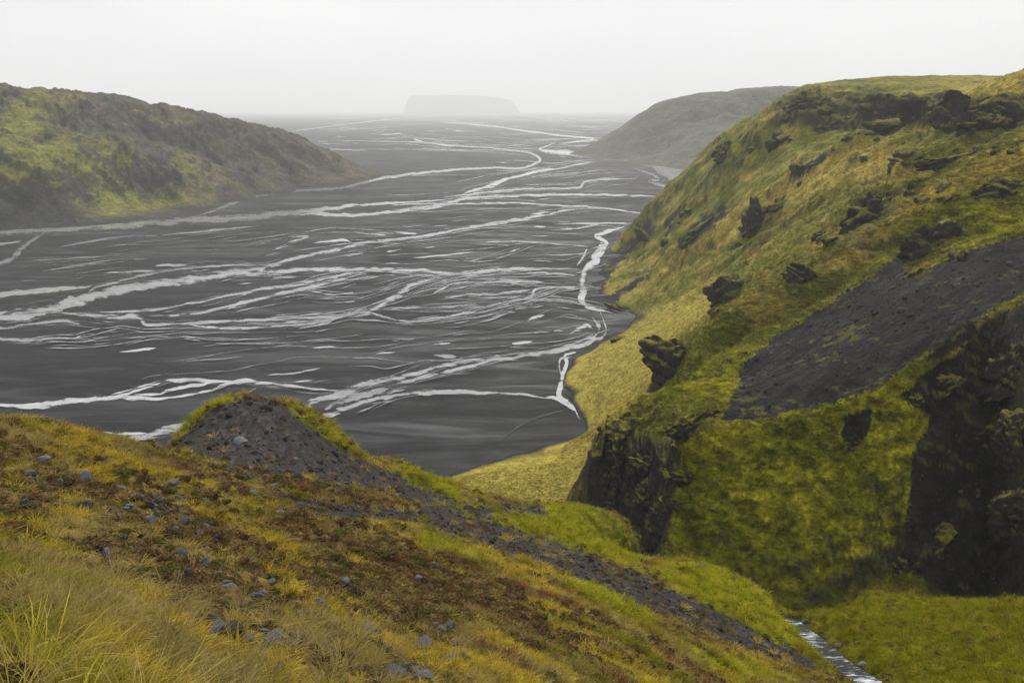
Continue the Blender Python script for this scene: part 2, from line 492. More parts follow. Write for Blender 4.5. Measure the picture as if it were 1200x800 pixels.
CH = [  # (material key, [(px, py, width px) ...]) traced channels, downstream strands first
 ('s', [(-60,276,6),(0,273,6),(60,269,7),(130,265,8),(200,260,8),(300,253.5,8),(350,248.7,7),(387,244.5,5),(425,240,3.5),(500,235.5,2.6),(540,232,2)]),
 ('s', [(330,251,4),(375,251,5),(425,252,4),(475,246,5),(500,243.5,6),(525,238,6),(550,232,4.5),(600,229.5,3.4),(675,228,3),(750,229.5,2.6),(800,232,2)]),
 ('s', [(228,254,3),(245,249,6),(270,239,6),(290,231,4.5),(330,225,3.4),(400,220,2.6),(425,214,4),(445,209.5,4),(500,202,3.2),(563,197,2.6),(610,196.6,2.6),(629,191,3.4),(632,186,3.4),(621,179.5,2),(582,174,1.6),(527,170,1.8),(498,167,1.8),(460,166,1.2),(396,165,1.2)]),
 ('b', [(850,208,8),(816,203,11),(790,199,8),(775,195,6),(734,188,4),(692,183.5,4),(665,180,6),(646,177,5),(632,174.6,3),(651,167,2.5)]),
 ('b', [(655,168,2),(700,164,3),(716,165,3),(692,162,2.4),(651,158,2),(610,152.6,2),(569,147,2.2),(516,143.4,2)]),
 ('b', [(764,197,4),(790,206,14),(800,209,14),(786,220,4)]),
 ('b', [(742,197,2),(761,203,2.5),(772,210,3),(761,212,3),(775,217,3),(790,222,3)]),
 ('b', [(541,228,2),(555,223,4),(566,220,2),(577,216,5.5),(594,210,3),(610,205.5,3),(637,199.5,4),(654,198,1.5),(679,192.5,1.8),(701,188.5,2.4)]),
 ('s', [(520,231,2),(593,223,3),(632,221,2),(676,220,2.4),(683,216,3),(687,213,3),(706,210,2.2),(742,209.5,2),(750,205,4)]),
 ('s', [(455,241,2.5),(490,239,2),(560,238.5,2.4),(610,238,2),(640,240,2.4),(675,242,3),(712,244.5,2.4),(760,251,2)]),
 ('s', [(280,318,6),(317,312,5),(340,304,5),(362,299,4),(400,291,4),(425,285,4),(462,281,3.6),(500,276,3.6),(537,269,3.6),(587,261,4),(625,254,4),(662,247,3),(684,243.5,2)]),
 ('s', [(620,251,2),(645,249,3),(630,252,2)]),
 ('s', [(-80,384,12),(0,371,13),(50,364,13),(87,354,12),(125,342.5,11),(175,334,11),(225,327.5,9),(275,320,9),(320,319,6),(362,316,5),(400,315,5),(450,316,5),(500,317.5,4),(530,320.5,4),(587,316,5),(625,315,4),(677,315,4)]),
 ('s', [(62,366,4),(120,370,6),(160,373,8),(172,380,4),(200,380,4),(275,376,4),(350,372,4),(412,370,5),(437,362,6),(455,352,6),(475,340,7),(482,334,5),(500,329,4),(530,321,4)]),
 ('s', [(100,366,3),(150,365,3),(200,360,3.4),(250,350,3),(300,340,4),(340,335,4),(375,327,4),(412,320,4),(432,318,3)]),
 ('s', [(165,371,3),(200,369,3),(237,366,3),(287,354,4.4),(337,342,4),(370,335,4),(412,324,3),(430,320,2)]),
 ('b', [(-60,353,6),(0,346,6.5),(50,340.5,6),(100,336,5),(109,333.5,2)]),
 ('b', [(120,320.5,1.5),(150,318.5,2.6),(181,317,2.6)]),
 ('b', [(182,311.5,2.6),(205,310.6,3.4),(219,310,2)]),
 ('s', [(102,345,3),(112,337,3),(150,327,3),(185,319,2.6),(225,314,2.4),(262,311,2.6),(300,311,2.2)]),
 ('s', [(70,289,2),(100,284,2.6),(125,280,2.2),(150,277,2),(185,276,2)]),
 ('b', [(190,275.6,1.6),(225,272.5,2),(252,269.5,2.6),(300,265,1.6)]),
 ('s', [(-20,316,4),(0,309,5),(17,299,6.5),(27,290,5.5),(45,277,4),(52,272,3)]),
 ('b', [(-30,289,3),(0,286,3),(25,282.5,2)]),
 ('s', [(50,318,1.5),(95,310.5,2.2),(130,305,2.2)]),
 ('s', [(37,305,1.5),(75,303,1.8),(130,300,2)]),
 ('p', [(-40,391,4),(0,385,5),(37,379.5,4),(75,375.5,4),(94,380,5)]),
 ('p', [(-40,396,4),(5,397,5),(30,399,6),(62,396,4),(100,397,2.4),(127,394,1.6)]),
 ('b', [(88,396,1.4),(96,393,1.8),(111,390.5,1.8)]),
 ('b', [(140,412.5,1.5),(170,409.5,3),(183,407.6,2)]),
 ('b', [(222,380.5,2),(250,384,3),(275,384.6,3),(300,383,3),(337,381,2.4),(375,377,3),(402,373,3)]),
 ('s', [(475,377.4,2),(525,371,3),(557,364,3),(600,352.6,3.2),(630,351.5,2),(678,354,2)]),
 ('s', [(433,366,3),(460,374,2),(482,377.4,2)]),
 ('b', [(620,352,3.4),(624,345,3.4),(632,337.6,2),(678,336,2)]),
 ('b', [(556,333,1.5),(575,331,2.4),(600,329,3.4),(638,330.6,1.8)]),
 ('p', [(520,348,3),(550,345,4),(587,344,5),(612,341,4),(624,338.6,2)]),
 ('s', [(505,346,2),(516,339,2.4),(532,332.6,2.4),(556,330,2)]),
 ('s', [(450,361.5,2),(512,360,2.4),(562,357.4,2)]),
 ('b', [(735,264,1.5),(727,267,3),(712,271,4.5),(698,276,4),(706,280,5),(711,285,7),(703,293,10),(697,300,11),(697,307,9),(686,316,7),(682,330,6.5),(685,340,7),(681,349,8),(684,356,6),(693,361,4.5),(718,366.6,2.6)]),
 ('s', [(688,291,2.6),(684,301,3),(676,311,2)]),
 ('s', [(703,365,4),(707,374,5),(710,384,5),(706,394,7),(690,401,8),(668,407,8),(650,411,8),(612,417,7.5),(575,421,6),(550,422.6,5),(512,430.5,6),(487,437,6),(462,444,8),(425,452.5,10),(387,465,9),(352,475.5,8),(320,485,10),(260,494,12),(205,503,11),(162,514,9),(110,523,8),(50,530,8)]),
 ('s', [(694,372,4),(701,382,5),(700,391,4),(688,397,3),(671,402,2.4)]),
 ('b', [(668,391,2),(678,385,5),(688,381,5),(694,386,3)]),
 ('s', [(575,423,3),(545,430.5,4),(525,435,4.4),(500,441,4.4),(475,447,4.4),(455,452,4)]),
 ('p', [(455,455,7),(430,462,10),(405,469,13),(380,478,12)]),
 ('s', [(360,493,6),(385,485,8),(400,480.5,7.5),(425,471.5,6),(450,465.5,5),(480,461,4.4),(512,459.4,5.4),(550,459.4,5),(600,461,3.4),(612,461.4,3.4),(640,466.4,3.4),(652,466.6,4)]),
 ('b', [(640,464.6,2.4),(652,466.4,4),(661,472,4),(673,481,3.4)]),
 ('b', [(675,413,5),(662,416,4.4),(664,425,4.4),(661,437,5),(657,449,6),(655,459,6),(658,466,5.4),(671,476,2.6),(679,491,1.6)]),
 ('s', [(670,418,3),(658,420,2.4),(655.5,430,2.4),(658,441,2.4)]),
 ('b', [(618.5,376,3.6),(626,372.6,5),(638,369,2)]),
 ('b', [(600,402.6,4),(610,401.4,3.6),(624,400,2)]),
 ('b', [(649,388,3),(660,387,2)]),
 ('p', [(508,416,4),(520,417.6,8),(535,418,4)]),
 ('b', [(-60,472,3),(0,474,4),(37,475,7),(75,471.5,7),(112,467.4,6),(137,465,6),(162,466.4,5),(187,467,3),(225,462,3),(250,456,3),(262,451,4),(282,446,5.4),(300,447.6,4),(332,450.6,3),(362,454.6,4),(393,457.6,4)]),
 ('b', [(137,463,4),(170,455,3),(188,448,3),(200,445,5),(225,445,4.4),(250,447,4),(274,446,4)]),
 ('b', [(158,462,3),(188,461.4,3),(197,457,3.6),(225,452,4),(252,447.4,3)]),
 ('b', [(130,462.4,2),(162,454,2),(187,445.6,2)]),
 ('b', [(122,505.6,1.6),(140,508,3.6),(172,507.4,2)]),
 ('s', [(312,439.4,1.5),(345,437,2.2),(375,431,2)]),
 ('b', [(343,447.4,1.6),(366,445.4,2.4)]),
 ('s', [(410,420,2),(432,419,2),(454,421.4,2)]),
 ('b', [(440,414.6,1.5),(463,412.4,2)]),
 ('b', [(366,407.6,1.8),(393,406,2.2)]),
 ('s', [(460,399.4,1.6),(487,397,2)]),
 ('b', [(506,404,1.6),(528,402,2)]),
 ('b', [(484,162.6,2),(497,166.4,1.8)]),
 ('b', [(512,169,1.8),(533,171.4,2.6)]),
 ('s', [(337,154.5,1.2),(400,146.4,1),(470,138.4,0.8)]),
 ('b', [(445,158,1),(470,156.5,1.6)]),
 ('s', [(640,284,1.6),(600,283,1.8),(560,284,1.2)]),
 ('s', [(610,291,1.5),(585,299,2),(600,294,2)]),
 ('s', [(650,262.4,2),(700,262,2),(735,261,1.4)]),
 ('b', [(625,265.4,3),(640,265.6,2)]),
 ('s', [(645,269.6,1.8),(680,267,2.4),(708,261.6,2),(735,262,1.4)]),
 ('b', [(484,302,1.4),(520,299,1.8),(555,295.6,1.4)]),
 ('b', [(453,295,3),(470,292.4,2)]),
 ('b', [(460,271.6,1.6),(490,274,1.8)]),
 ('b', [(368,284.6,1.6),(400,281.6,3),(412,283.6,1.4)]),
 ('s', [(337,284,2),(362,277,2),(340,278,1.4)]),
 ('b', [(424,273.6,1.6),(452,275.6,1.8)]),
 ('s', [(360,340,2),(387,345,2),(414,343,3)]),
 ('s', [(320,325,1.6),(348,325,1.8)]),
 ('s', [(415,374.6,2),(445,375.4,1.8)]),
 ('s', [(398,371,3),(380,379,3),(350,385,2)]),
 ('f', [(587,516,1.2),(603,503,1.4),(625,491,1.4),(660,480.5,1.2)]),
 ('s', [(640,285,1),(690,289,1.6)]),
 ('s', [(690,296.5,1.2),(655,299,1.4),(640,298,1)]),
 ('s', [(610,320.6,3),(640,320,3),(676,323,2)]),
]

def cat_rom(P, step):
    P = np.asarray(P, float)
    if len(P) == 2:
        P = np.vstack([P[0], (P[0] + P[1]) / 2, P[1]])
    Q = np.vstack([2 * P[0] - P[1], P, 2 * P[-1] - P[-2]])
    out = []
    for i in range(1, len(Q) - 2):
        n = max(2, int(np.hypot(*(Q[i + 1] - Q[i])[:2]) / step))
        t = np.linspace(0, 1, n, endpoint=False)[:, None]
        a, b, c, d = Q[i - 1], Q[i], Q[i + 1], Q[i + 2]
        out.append(0.5 * (2 * b + (c - a) * t + (2 * a - 5 * b + 4 * c - d) * t ** 2 + (3 * b - a - 3 * c + d) * t ** 3))
    out.append(P[-1:])
    return np.vstack(out)

def ribbon(pts, seed, z, rough=0.28, taper=True, step=2.0):
    C = cat_rom(pts, step)
    n = len(C)
    d = np.gradient(C[:, :2], axis=0)
    d /= np.linalg.norm(d, axis=1, keepdims=True) + 1e-9
    nrm = np.stack([-d[:, 1], d[:, 0]], 1)
    s = np.concatenate([[0], np.cumsum(np.hypot(*np.diff(C[:, :2], axis=0).T))])
    w = np.maximum(C[:, 2], 0.4)
    za, zb = fbm(s / 15.0, s * 0 + seed, 4, seed), fbm(s / 15.0, s * 0 + seed + 40.5, 4, seed + 7)
    wl = w * 0.5 * (1 + rough * 2.2 * za)
    wr = w * 0.5 * (1 + rough * 2.2 * zb)
    wander = fbm(s / 22.0, s * 0 + seed + 9.1, 2, seed + 3) * 0.35 * w
    if taper:
        e = np.minimum(s, s[-1] - s) / (3.0 + 0.12 * s[-1])
        e = np.clip(e, 0.06, 1) ** 0.6
        wl, wr = wl * e, wr * e
    V, E = [], []
    offs = [-1.0, -0.5, 0.0, 0.5, 1.0]
    for o in offs:
        ww = np.where(o < 0, wl, wr) * o + wander
        p = C[:, :2] + nrm * ww[:, None]
        p[:, 1] = np.maximum(p[:, 1], 131.5)
        x, y = shore(p[:, 0], p[:, 1], z)
        V.append(np.stack([x, y, x * 0 + z], -1))
        E.append(np.full(n, abs(o)))
    V = np.stack(V, 1).reshape(-1, 3)
    E = np.stack(E, 1).ravel()
    return V, grid_faces(n, len(offs)), E

river = empty('river', (*shore(500, 300), 0))
tag(river, 'braided glacial river in pale strands across the dark plain', 'river', kind='structure')
roff = np.array(river.location)
for i, (k, pts) in enumerate(CH):
    V, Fc, E = ribbon(pts, i + 3, 0.06 + 0.006 * i, 0.30 if k != 'p' else 0.5, step=1.6)
    mesh_obj('channel', V - roff, Fc, {'s': M_SILT, 'b': M_BRIGHT, 'p': M_BRAID, 'f': M_BANK}[k], river, attrs={'edge': ('FLOAT', E)})
for i, (k, pts) in enumerate(CH):
    if len(pts) > 3:
        wide = [(x, y, w * 1.9 + 3.2 * min(1, max(0.12, (y - 140) / 130))) for x, y, w in pts]
        V, Fc, E = ribbon(wide, i + 203, 0.02 + 0.0004 * i, 0.42, step=2.2)
        mesh_obj('silt_margin', V - roff, Fc, M_BANK, river, attrs={'edge': ('FLOAT', E)})

# countless small pools and rills that follow the flow between the strands
segs = []
for k, pts in CH:
    C = cat_rom(pts, 8.0)
    segs.append(np.hstack([C[:-1, :2], C[1:, :2] - C[:-1, :2]]))
segs = np.vstack(segs)
segs[:, 2:] *= np.where(segs[:, 2:3] < 0, -1, 1)
VV, FF, EE, off = [], [], [], 0
def flow_at(x, y):
    d2 = (segs[:, 0] - x) ** 2 + (4 * (segs[:, 1] - y)) ** 2
    j = np.argsort(d2)[:3]
    d = (segs[j, 2:] / (np.linalg.norm(segs[j, 2:], axis=1, keepdims=True) + 1e-9)).mean(0)
    if d[0] < 0.5:
        return np.array((1.0, -0.05))
    return np.array((1.0, float(np.clip(d[1] / d[0], -.34, .16))))
zones = [(300, 600, 325, 378, 80), (440, 720, 205, 310, 90), (0, 420, 268, 335, 80), (0, 330, 360, 408, 50), (480, 690, 325, 395, 60),
         (330, 640, 395, 430, 14), (560, 780, 165, 222, 80), (360, 740, 134, 176, 190), (150, 300, 440, 468, 10), (380, 460, 455, 485, 16), (0, 690, 250, 430, 40)]
zi = 0
for (x0, x1, y0, y1, n) in zones:
    for _ in range(n):
        # a rill leaves a strand, wanders with the flow and thins out
        x, y = rng.uniform(x0, x1), rng.uniform(y0, y1)
        per = (y - 128) / 270.0
        long_ = rng.random() < 0.62
        nst = int(rng.integers(5, 16)) if long_ else int(rng.integers(2, 4))
        stp = (5 + 9 * per) * (1 if long_ else .7)
        w = (rng.uniform(0.25, 0.85) if long_ else rng.uniform(.4, 1.5)) * (0.45 + 0.75 * per)
        dev = rng.normal(0, 0.05)
        pts = []
        for s_ in range(nst + 1):
            pts.append((x, y, w * rng.uniform(.6, 1.5)))
            d = flow_at(x, y)
            dev = 0.75 * dev + rng.normal(0, 0.045)
            x, y = x + stp * d[0], y + stp * (d[1] + dev) * (.5 + .5 * min(1, per))
        if pts[-1][0] > 760 or min(p[1] for p in pts) < 133:
            continue
        zi += 1
        V, Fc, E = ribbon(pts, 300 + zi, 0.62 + 0.0008 * zi, 0.5, step=2.0)
        VV.append(V); FF.append(Fc + off); EE.append(E); off += len(V)
pools = mesh_obj('shallow_pool', np.vstack(VV) - roff, np.vstack(FF), M_POOL, river, attrs={'edge': ('FLOAT', np.concatenate(EE))})
pools['kind'] = 'stuff'

# ================================================================== FAR HILLS
def rel(px, py, Y):                     # control point from a pixel and its distance
    x, y, z = at(px, py, Y)
    return (float(x), float(y), float(z))

o_cover = {}
def hill(name, ctl, az, na, r, nr, colour, mat, noise_amp, zmin=-0.8, reg=1e-5, extra=None, mq=None):
    ctl = np.array(ctl, float)
    m = tps_fit(ctl[:, :2], ctl[:, 2], reg, mq)
    A, R, X, Y = polar_grid(az[0], az[1], na, r[0], r[1], nr)
    Z = tps_eval(m, X, Y)
    Z = Z + noise_amp(X, Y, Z, R)
    Z = np.maximum(Z, zmin)
    P = np.stack([X, Y, Z], -1)
    N = grid_normals(P)
    px, py = to_px(X, Y, Z)
    if extra:
        P = extra(P, N, R, px, py)
    C, S = colour(P, N, R, px, py)
    keep = P[..., 2] > zmin + 0.05
    Fc = grid_faces(nr, na, keep)
    o = mesh_obj(name, P.reshape(-1, 3), Fc, mat, attrs={'cover': ('FLOAT_COLOR', C.reshape(-1, 3)), 'stone': ('FLOAT', S.ravel())})
    # drop loose vertices
    me = o.data
    used = np.zeros(len(me.vertices), bool)
    used[Fc.ravel()] = True
    if not used.all():
        idx = np.cumsum(used) - 1
        d = o.data
        o.data = mesh_obj(name + '_t', P.reshape(-1, 3)[used], idx[Fc], mat,
                          attrs={'cover': ('FLOAT_COLOR', C.reshape(-1, 3)[used]), 'stone': ('FLOAT', S.ravel()[used])}).data
        tmp = bpy.data.objects[name + '_t']
        bpy.data.objects.remove(tmp)
        bpy.data.meshes.remove(d)
        o.data.name = name
    o['kind'] = 'structure'
    o_cover[name] = (C, S)
    return o, P, px, py

# ---- the hill across the river on the left
cl = []
for p in [(-140,284),(-60,277),(0,270),(60,267),(130,262.5),(180,256),(225,251),(245,245),(262,238),(300,229),(350,221),(400,217),(430,211),(446,207)]:
    x, y = shore(*p); cl.append((x, y, 0.0))
    x2, y2 = shore(p[0], p[1] + 7); cl.append((x2, y2, -6.0))
for p in [(-140,100,1330),(-60,103,1370),(0,108,1400),(50,112,1450),(100,118,1500),(140,127,1550),(180,136,1600),(215,139,1650),(250,143,1710),(290,150,1780),(340,161,1880),(380,176,1950),(415,193,2010),
          (245,238,1365),(225,226,1375),(200,205,1390),(170,182,1410),(150,168,1430),(110,140,1470),
          (275,205,1545),(250,185,1600),(230,165,1620),(300,210,1600),(330,196,1720),(360,190,1830),(385,203,1880),(300,175,1730),
          (0,190,1200),(0,230,1150),(0,150,1300),(60,200,1215),(60,160,1320),(100,235,1215),(140,235,1275),(100,180,1330),(150,215,1330),(200,240,1335),(190,165,1560)]:
    cl.append(rel(*p))
for x, y, z in [(-1000,1700,150),(-850,1800,142),(-700,1900,118),(-600,2000,90),(-500,2150,40),(-400,2250,0),(-330,2150,-5),(-270,2080,-5),(-1100,1500,170),(-800,2200,60),(-1000,2200,80),(-600,2400,-10)]:
    cl.append((x, y, z))
mk_lg = cover([[(0,130),(60,150),(120,165),(170,190),(215,225),(245,243),(190,255),(130,258),(90,240),(70,215),(0,215)], [(195,190),(225,205),(250,238),(258,232),(235,190),(215,180)], [(283,210),(305,215),(300,220),(285,216)], [(0,95),(100,112),(60,140),(0,150)]], 6)
mk_tan = cover([[(170,137),(215,138),(240,145),(200,150)], [(40,110),(100,118),(160,135),(180,150),(110,140)], [(230,185),(262,200),(272,225),(262,225),(240,205)], [(330,158),(380,178),(432,208),(420,208),(370,180)], [(160,185),(215,225),(240,242),(225,243),(180,205)]], 4)
mk_sc = cover([[(0,222),(60,222),(90,245),(110,262),(0,272)], [(185,170),(230,200),(262,235),(440,205),(400,212),(320,222),(270,232),(215,190)]], 5)

def l_noise(X, Y, Z, R):
    k = np.clip(Z / 40, 0, 1)
    a = (X * 0.7 + Y * 0.7) / 90
    b = (X * -0.7 + Y * 0.7) / 200
    wx = 60 * fbm(X / 150, Y / 150, 3, 12)
    return k * (25 * (ridged(a + wx / 90, b, 5, 5, gain=.6) - 0.6) + 12 * fbm(X / 260, Y / 260, 4, 8) + 5 * fbm(X / 30, Y / 30, 4, 10))

def l_col(P, N, R, px, py):
    X, Y, Z = P[..., 0], P[..., 1], P[..., 2]
    jx, jy = fbm(X / 40, Y / 40, 3, 31) * 16, fbm(X / 40, Y / 40, 3, 41) * 8
    n = fbm(X / 60, Y / 60, 5, 51)
    c = np.broadcast_to(np.array((.105, .098, .070)), P.shape).copy()
    c = blend(c, sstep(-.1, .3, n) * 0.5, np.array((.16, .14, .05)))
    c = blend(c, look(mk_lg, px + jx, py + jy) * sstep(-.35, .15, n + .1), np.array((.26, .25, .035)))
    c = blend(c, look(mk_tan, px + jx, py + jy) * 0.8, np.array((.25, .185, .10)))
    c = blend(c, look(mk_sc, px + jx, py + jy) * 0.9, np.array((.055, .054, .054)))
    steep = sstep(0.82, 0.66, N[..., 2] + 0.22 * n)
    c = blend(c, steep * 0.8, np.array((.045, .043, .042)))
    c = blend(c, sstep(10, 0, Z) * 0.9, np.array((.06, .06, .06)))
    return c * 0.62, steep

M_LEFT = terrain_mat('far_hillside', 0.16, 0.045, 6.0, 0.6, 1.45)
left_hill, _, _, _ = hill('valley_hill', cl, (-0.86, -0.09), 560, (1000, 2500), 260, l_col, M_LEFT, l_noise, mq=15.0)
tag(left_hill, 'broad green and grey hill across the river on the left', 'hill')

# ---- the hazy headland behind the right slope
ch = []
for p in [(668,180.5),(690,182.5),(735,188),(775,195),(810,200),(850,206),(900,214),(960,224)]:
    x, y = shore(*p); ch.append((x, y, 0.0))
    x2, y2 = shore(p[0], p[1] + 6); ch.append((x2, y2, -8.0))
for p in [(680,176,3150),(700,172,3200),(720,169,3250),(733,160,3250),(741,151,3200),(749,142,3170),(756,134,3140),(762,125,3110),(768,120.5,3090),(778,118,3060),(790,117,3030),(805,116.5,3000),(820,117,2980),(835,117.5,2960),(850,118,2940),(862,117,2930),(870,112,2940),(882,108,2940),(895,106,2940),(930,107,2960),(980,108,3000),(790,126,2960),(820,126,2920),(850,127,2880),(880,122,2880),(910,120,2880),(810,142,2860),(850,143,2800),(890,140,2800),
          (800,165,2650),(820,150,2750),(850,160,2500),(850,135,2750),(900,150,2500),(900,170,2350),(780,178,2700),(800,135,2880)]:
    ch.append(rel(*p))
for x, y, z in [(300,3600,0),(420,3700,40),(560,3600,150),(800,3600,180),(1100,3300,200),(1300,2900,190),(1200,2500,120),(250,3400,-10),(1000,4200,60),(500,4200,-10)]:
    ch.append((x, y, z))
def h_noise(X, Y, Z, R):
    k = np.clip(Z / 60, 0, 1)
    return k * (20 * (ridged((X * .8 + Y * .6) / 170, (X * -.6 + Y * .8) / 420, 5, 77) - 0.5) + 10 * fbm(X / 300, Y / 300, 4, 9))
def h_col(P, N, R, px, py):
    X, Y = P[..., 0], P[..., 1]
    n = fbm(X / 90, Y / 90, 5, 61)
    c = np.broadcast_to(np.array((.085, .08, .062)), P.shape).copy()
    c = blend(c, sstep(-.1, .3, n) * 0.7, np.array((.105, .102, .068)))
    c = blend(c, sstep(.8, .55, N[..., 2]) * 0.7, np.array((.05, .05, .05)))
    return c, n
head, _, _, _ = hill('headland', ch, (0.04, 0.42), 300, (2150, 4300), 170, h_col, M_LEFT, h_noise, mq=14.0)
tag(head, 'hazy grey headland with a steep seaward edge behind the right slope', 'headland')

# ---- flat-topped mountain on the horizon
DM = 28000.0
mx, my, _ = at(541, 128, DM)
uu, vv = np.meshgrid(np.linspace(-1.3, 1.3, 90), np.linspace(-1.3, 1.3, 50))
hw = 65 * DM / F
ang = np.arctan2(vv, uu)
rad = np.hypot(uu, vv) * (1 + 0.08 * fbm(np.cos(ang) * 2 + 5, np.sin(ang) * 2, 3, 3))
top = 560 - 150 * np.clip(uu, -1, 1) * sstep(-.2, 1, uu) + 14 * fbm(uu * 4, vv * 4, 4, 6)
Zm = np.maximum(top * sstep(1.05, 0.86, rad), -0.8)
mesa = mesh_obj('flat_topped_mountain', np.stack([mx + uu * hw, my + vv * hw * 0.8, Zm], -1).reshape(-1, 3), grid_faces(50, 90, Zm > -0.7), M_LEFT,
                attrs={'cover': ('FLOAT_COLOR', np.tile((.18, .18, .17), (4500, 1))), 'stone': ('FLOAT', np.zeros(4500))})
tag(mesa, 'faint flat-topped mountain almost lost in haze on the horizon', 'mountain', kind='structure')
# ================================================================== RIGHT VALLEY SIDE (spurs, gorge wall, scree)
cr = []
for p in [(800,223),(770,248),(735,285),(715,303),(700,320),(693,332),(702,345),(712,354),(745,370),(735,385),(700,404),(672,420),(660,438),(657,452),(668,468),(682,488),(686,505),(665,516),(640,521),(600,532),(560,545),(530,556)]:
    x, y = shore(*p); cr.append((x, y, 0.0))
    x2, y2 = shore(p[0] - 26, p[1] + 6 if p[1] < 500 else p[1] - 8); cr.append((x2, y2, -5.0))
RC = [
 # far spur A: skyline
 (748,263,965),(760,241,940),(780,222,915),(800,205,890),(825,185,868),(850,165,850),(875,147,835),(900,130,820),(915,117,808),(930,106,800),(955,100,795),(980,97,795),(1015,94,795),(1050,93,795),(1100,94,780),(1145,98,760),
 # face of spur A
 (740,300,890),(760,290,830),(780,275,810),(800,258,790),(825,238,780),(850,215,770),(875,192,760),(900,170,750),(925,152,742),(720,325,770),(745,318,745),
 # foot of the top cliffs and their edge
 (930,146,730),(960,152,715),(985,158,700),(1020,158,680),(1050,155,665),(1090,150,640),(1112,165,600),
 (940,112,772),(985,106,770),(1050,104,755),(1110,108,700),
 # spur B crest and face
 (760,318,700),(780,304,685),(800,290,670),(825,274,655),(850,258,640),(875,241,630),(900,225,620),(925,207,615),(950,192,610),(1000,172,600),(1050,165,590),
 (740,356,655),(760,345,655),(780,336,640),(800,325,620),(825,313,600),(850,300,580),(875,286,565),(900,270,550),(925,254,545),(950,238,530),(1000,212,520),(1050,192,500),(1100,168,490),(1100,150,530),
 # gully between B and the yellow slope
 (770,360,608),(800,346,575),(835,331,540),(870,312,520),
 # yellow slope C
 (700,420,492),(725,408,490),(750,395,490),(775,383,480),(800,371,470),(830,360,455),(690,455,445),(720,440,438),(750,425,430),(780,410,420),(810,398,412),
 (700,480,405),(725,465,398),(750,450,390),(772,440,384),(700,510,350.8),(650,560,318),(690,545,317),(620,570,311),(590,575,309),(680,585,295),(640,590,288),(600,595,286),(690,530,337),(560,560,323),(560,580,301),(530,565,322),(500,570,322),(540,590,292),(650,535,350),(620,545,340),
 # hollow behind ridge D
 (850,352,420),(900,318,410),(900,300,480),(950,282,430),(1000,252,420),(950,262,480),(1050,205,470),(1100,178,450),(1150,160,430),
 (850,372,365),(900,334,362),(950,303,372),(1010,262,388),
 # upper right slope
 (1110,118,600),(1130,112,570),(1150,99,560),(1175,90,540),(1200,80,520),(1230,72,500),(1150,132,500),(1200,122,455),(1130,165,480),(1160,172,440),(1200,165,410),
 # ridge D crest, its left end a cliff
 (776,402,300),(800,390,302),(820,380,305),(860,358,312),(895,339,320),(935,320,330),(1000,275,345),(1060,235,360),(1130,190,370),(1200,150,380),
 (774,430,297),(773,455,294),(790,425,290),(800,415,290),
 # bench between D and E
 (830,400,285),(860,386,290),(900,368,296),(950,342,305),(1000,308,316),(1060,270,328),(1130,225,340),(1200,180,350),
 # ridge E crest
 (790,450,258),(807,440,262),(850,415,268),(885,402,275),(950,368,285),(1000,336,295),(1060,300,305),(1130,255,315),(1200,208,325),
 (800,452,248),(840,438,248),(870,425,252),
 # ridge F, top of the gorge cliffs
 (700,508,200),(715,494,203),(735,480,206),(760,464,211),(782,457,216),(815,451,225),(860,446,233),
 # scree
 (900,440,225),(950,402,240),(1000,372,250),(1050,340,258),(1100,310,265),(1150,290,268),(1200,277,270),
 (870,482,192),(900,468,196),(950,452,197),(1000,430,202),(1050,405,208),(1100,375,214),(1150,348,219),(1200,330,222),
 # hollow behind ridge G
 (830,500,182),(870,505,180),(900,503,179),(950,492,178),(1000,476,181),(1050,455,187),(1100,425,195),
 # ridge G crest
 (785,526,166),(800,516,166),(820,508,166),(845,501,166),(870,498,165),(900,496,164),(930,489,163),(960,481,163),(1000,466,164),(1030,455,166),(1065,434,170),(1100,410,176),(1130,390,182),(1160,372,188),
 # (moss face and chute are generated below)
 # gorge cliffs, left end
 (697,522,199),(693,545,197),(689,570,195),(686,595,193),(712,520,194),(720,560,188),(725,600,183),(735,640,178),(745,500,196),(755,530,181),(762,560,174),(765,600,168),(768,640,162),(765,668,158),(780,550,162),(785,600,156),(788,650,150),(785,675,147),
 (770,490,195),(785,500,188),(800,497,188),(780,515,180),
]
def below(px, py, pc, slope):            # point of a face that falls from crest pixel pc=(px,py,Y) at that slope, seen at (px,py)
    x, y, z = rel(*pc)
    dx, dy, dz = ray(px, py)
    # z + (Y - y) * slope = CAM_H + dz / dy * Y
    Yp = (z - y * slope - CAM_H) / (float(dz / dy) - slope)
    return (px, py, Yp)
gk = np.array([(800,516,166),(830,505,166),(860,499,165.5),(900,496,164),(940,486,163),(980,474,163.5),(1020,459,165.5),(1055,441,169)])
for gx_ in np.linspace(798, 1062, 22):
    gy_, gY = np.interp(gx_, gk[:, 0], gk[:, 1]), np.interp(gx_, gk[:, 0], gk[:, 2])
    for dy_ in (14, 30, 48, 68, 90, 114, 140, 168, 198, 230):
        if gy_ + dy_ < 714:
            RC.append(below(gx_, gy_ + dy_, (gx_, gy_, gY), .75 + .0022 * dy_))
hk = np.array([(1072,431,171.5,.92),(1100,412,175.5,1.0),(1130,392,181.5,1.0),(1160,374,187,1.0),(1180,372,184,.95),(1192,380,177,.85),(1235,368,168,.82)])
for gx_ in np.linspace(1076, 1235, 14):
    gy_, gY, s0 = (np.interp(gx_, hk[:, 0], hk[:, k_]) for k_ in (1, 2, 3))
    RC.append((gx_, gy_, gY))
    for dy_ in (12, 30, 52, 80, 112, 150, 190, 230, 270, 305, 335):
        if gy_ + dy_ < 715:
            RC.append(below(gx_, gy_ + dy_, (gx_, gy_, gY), s0))
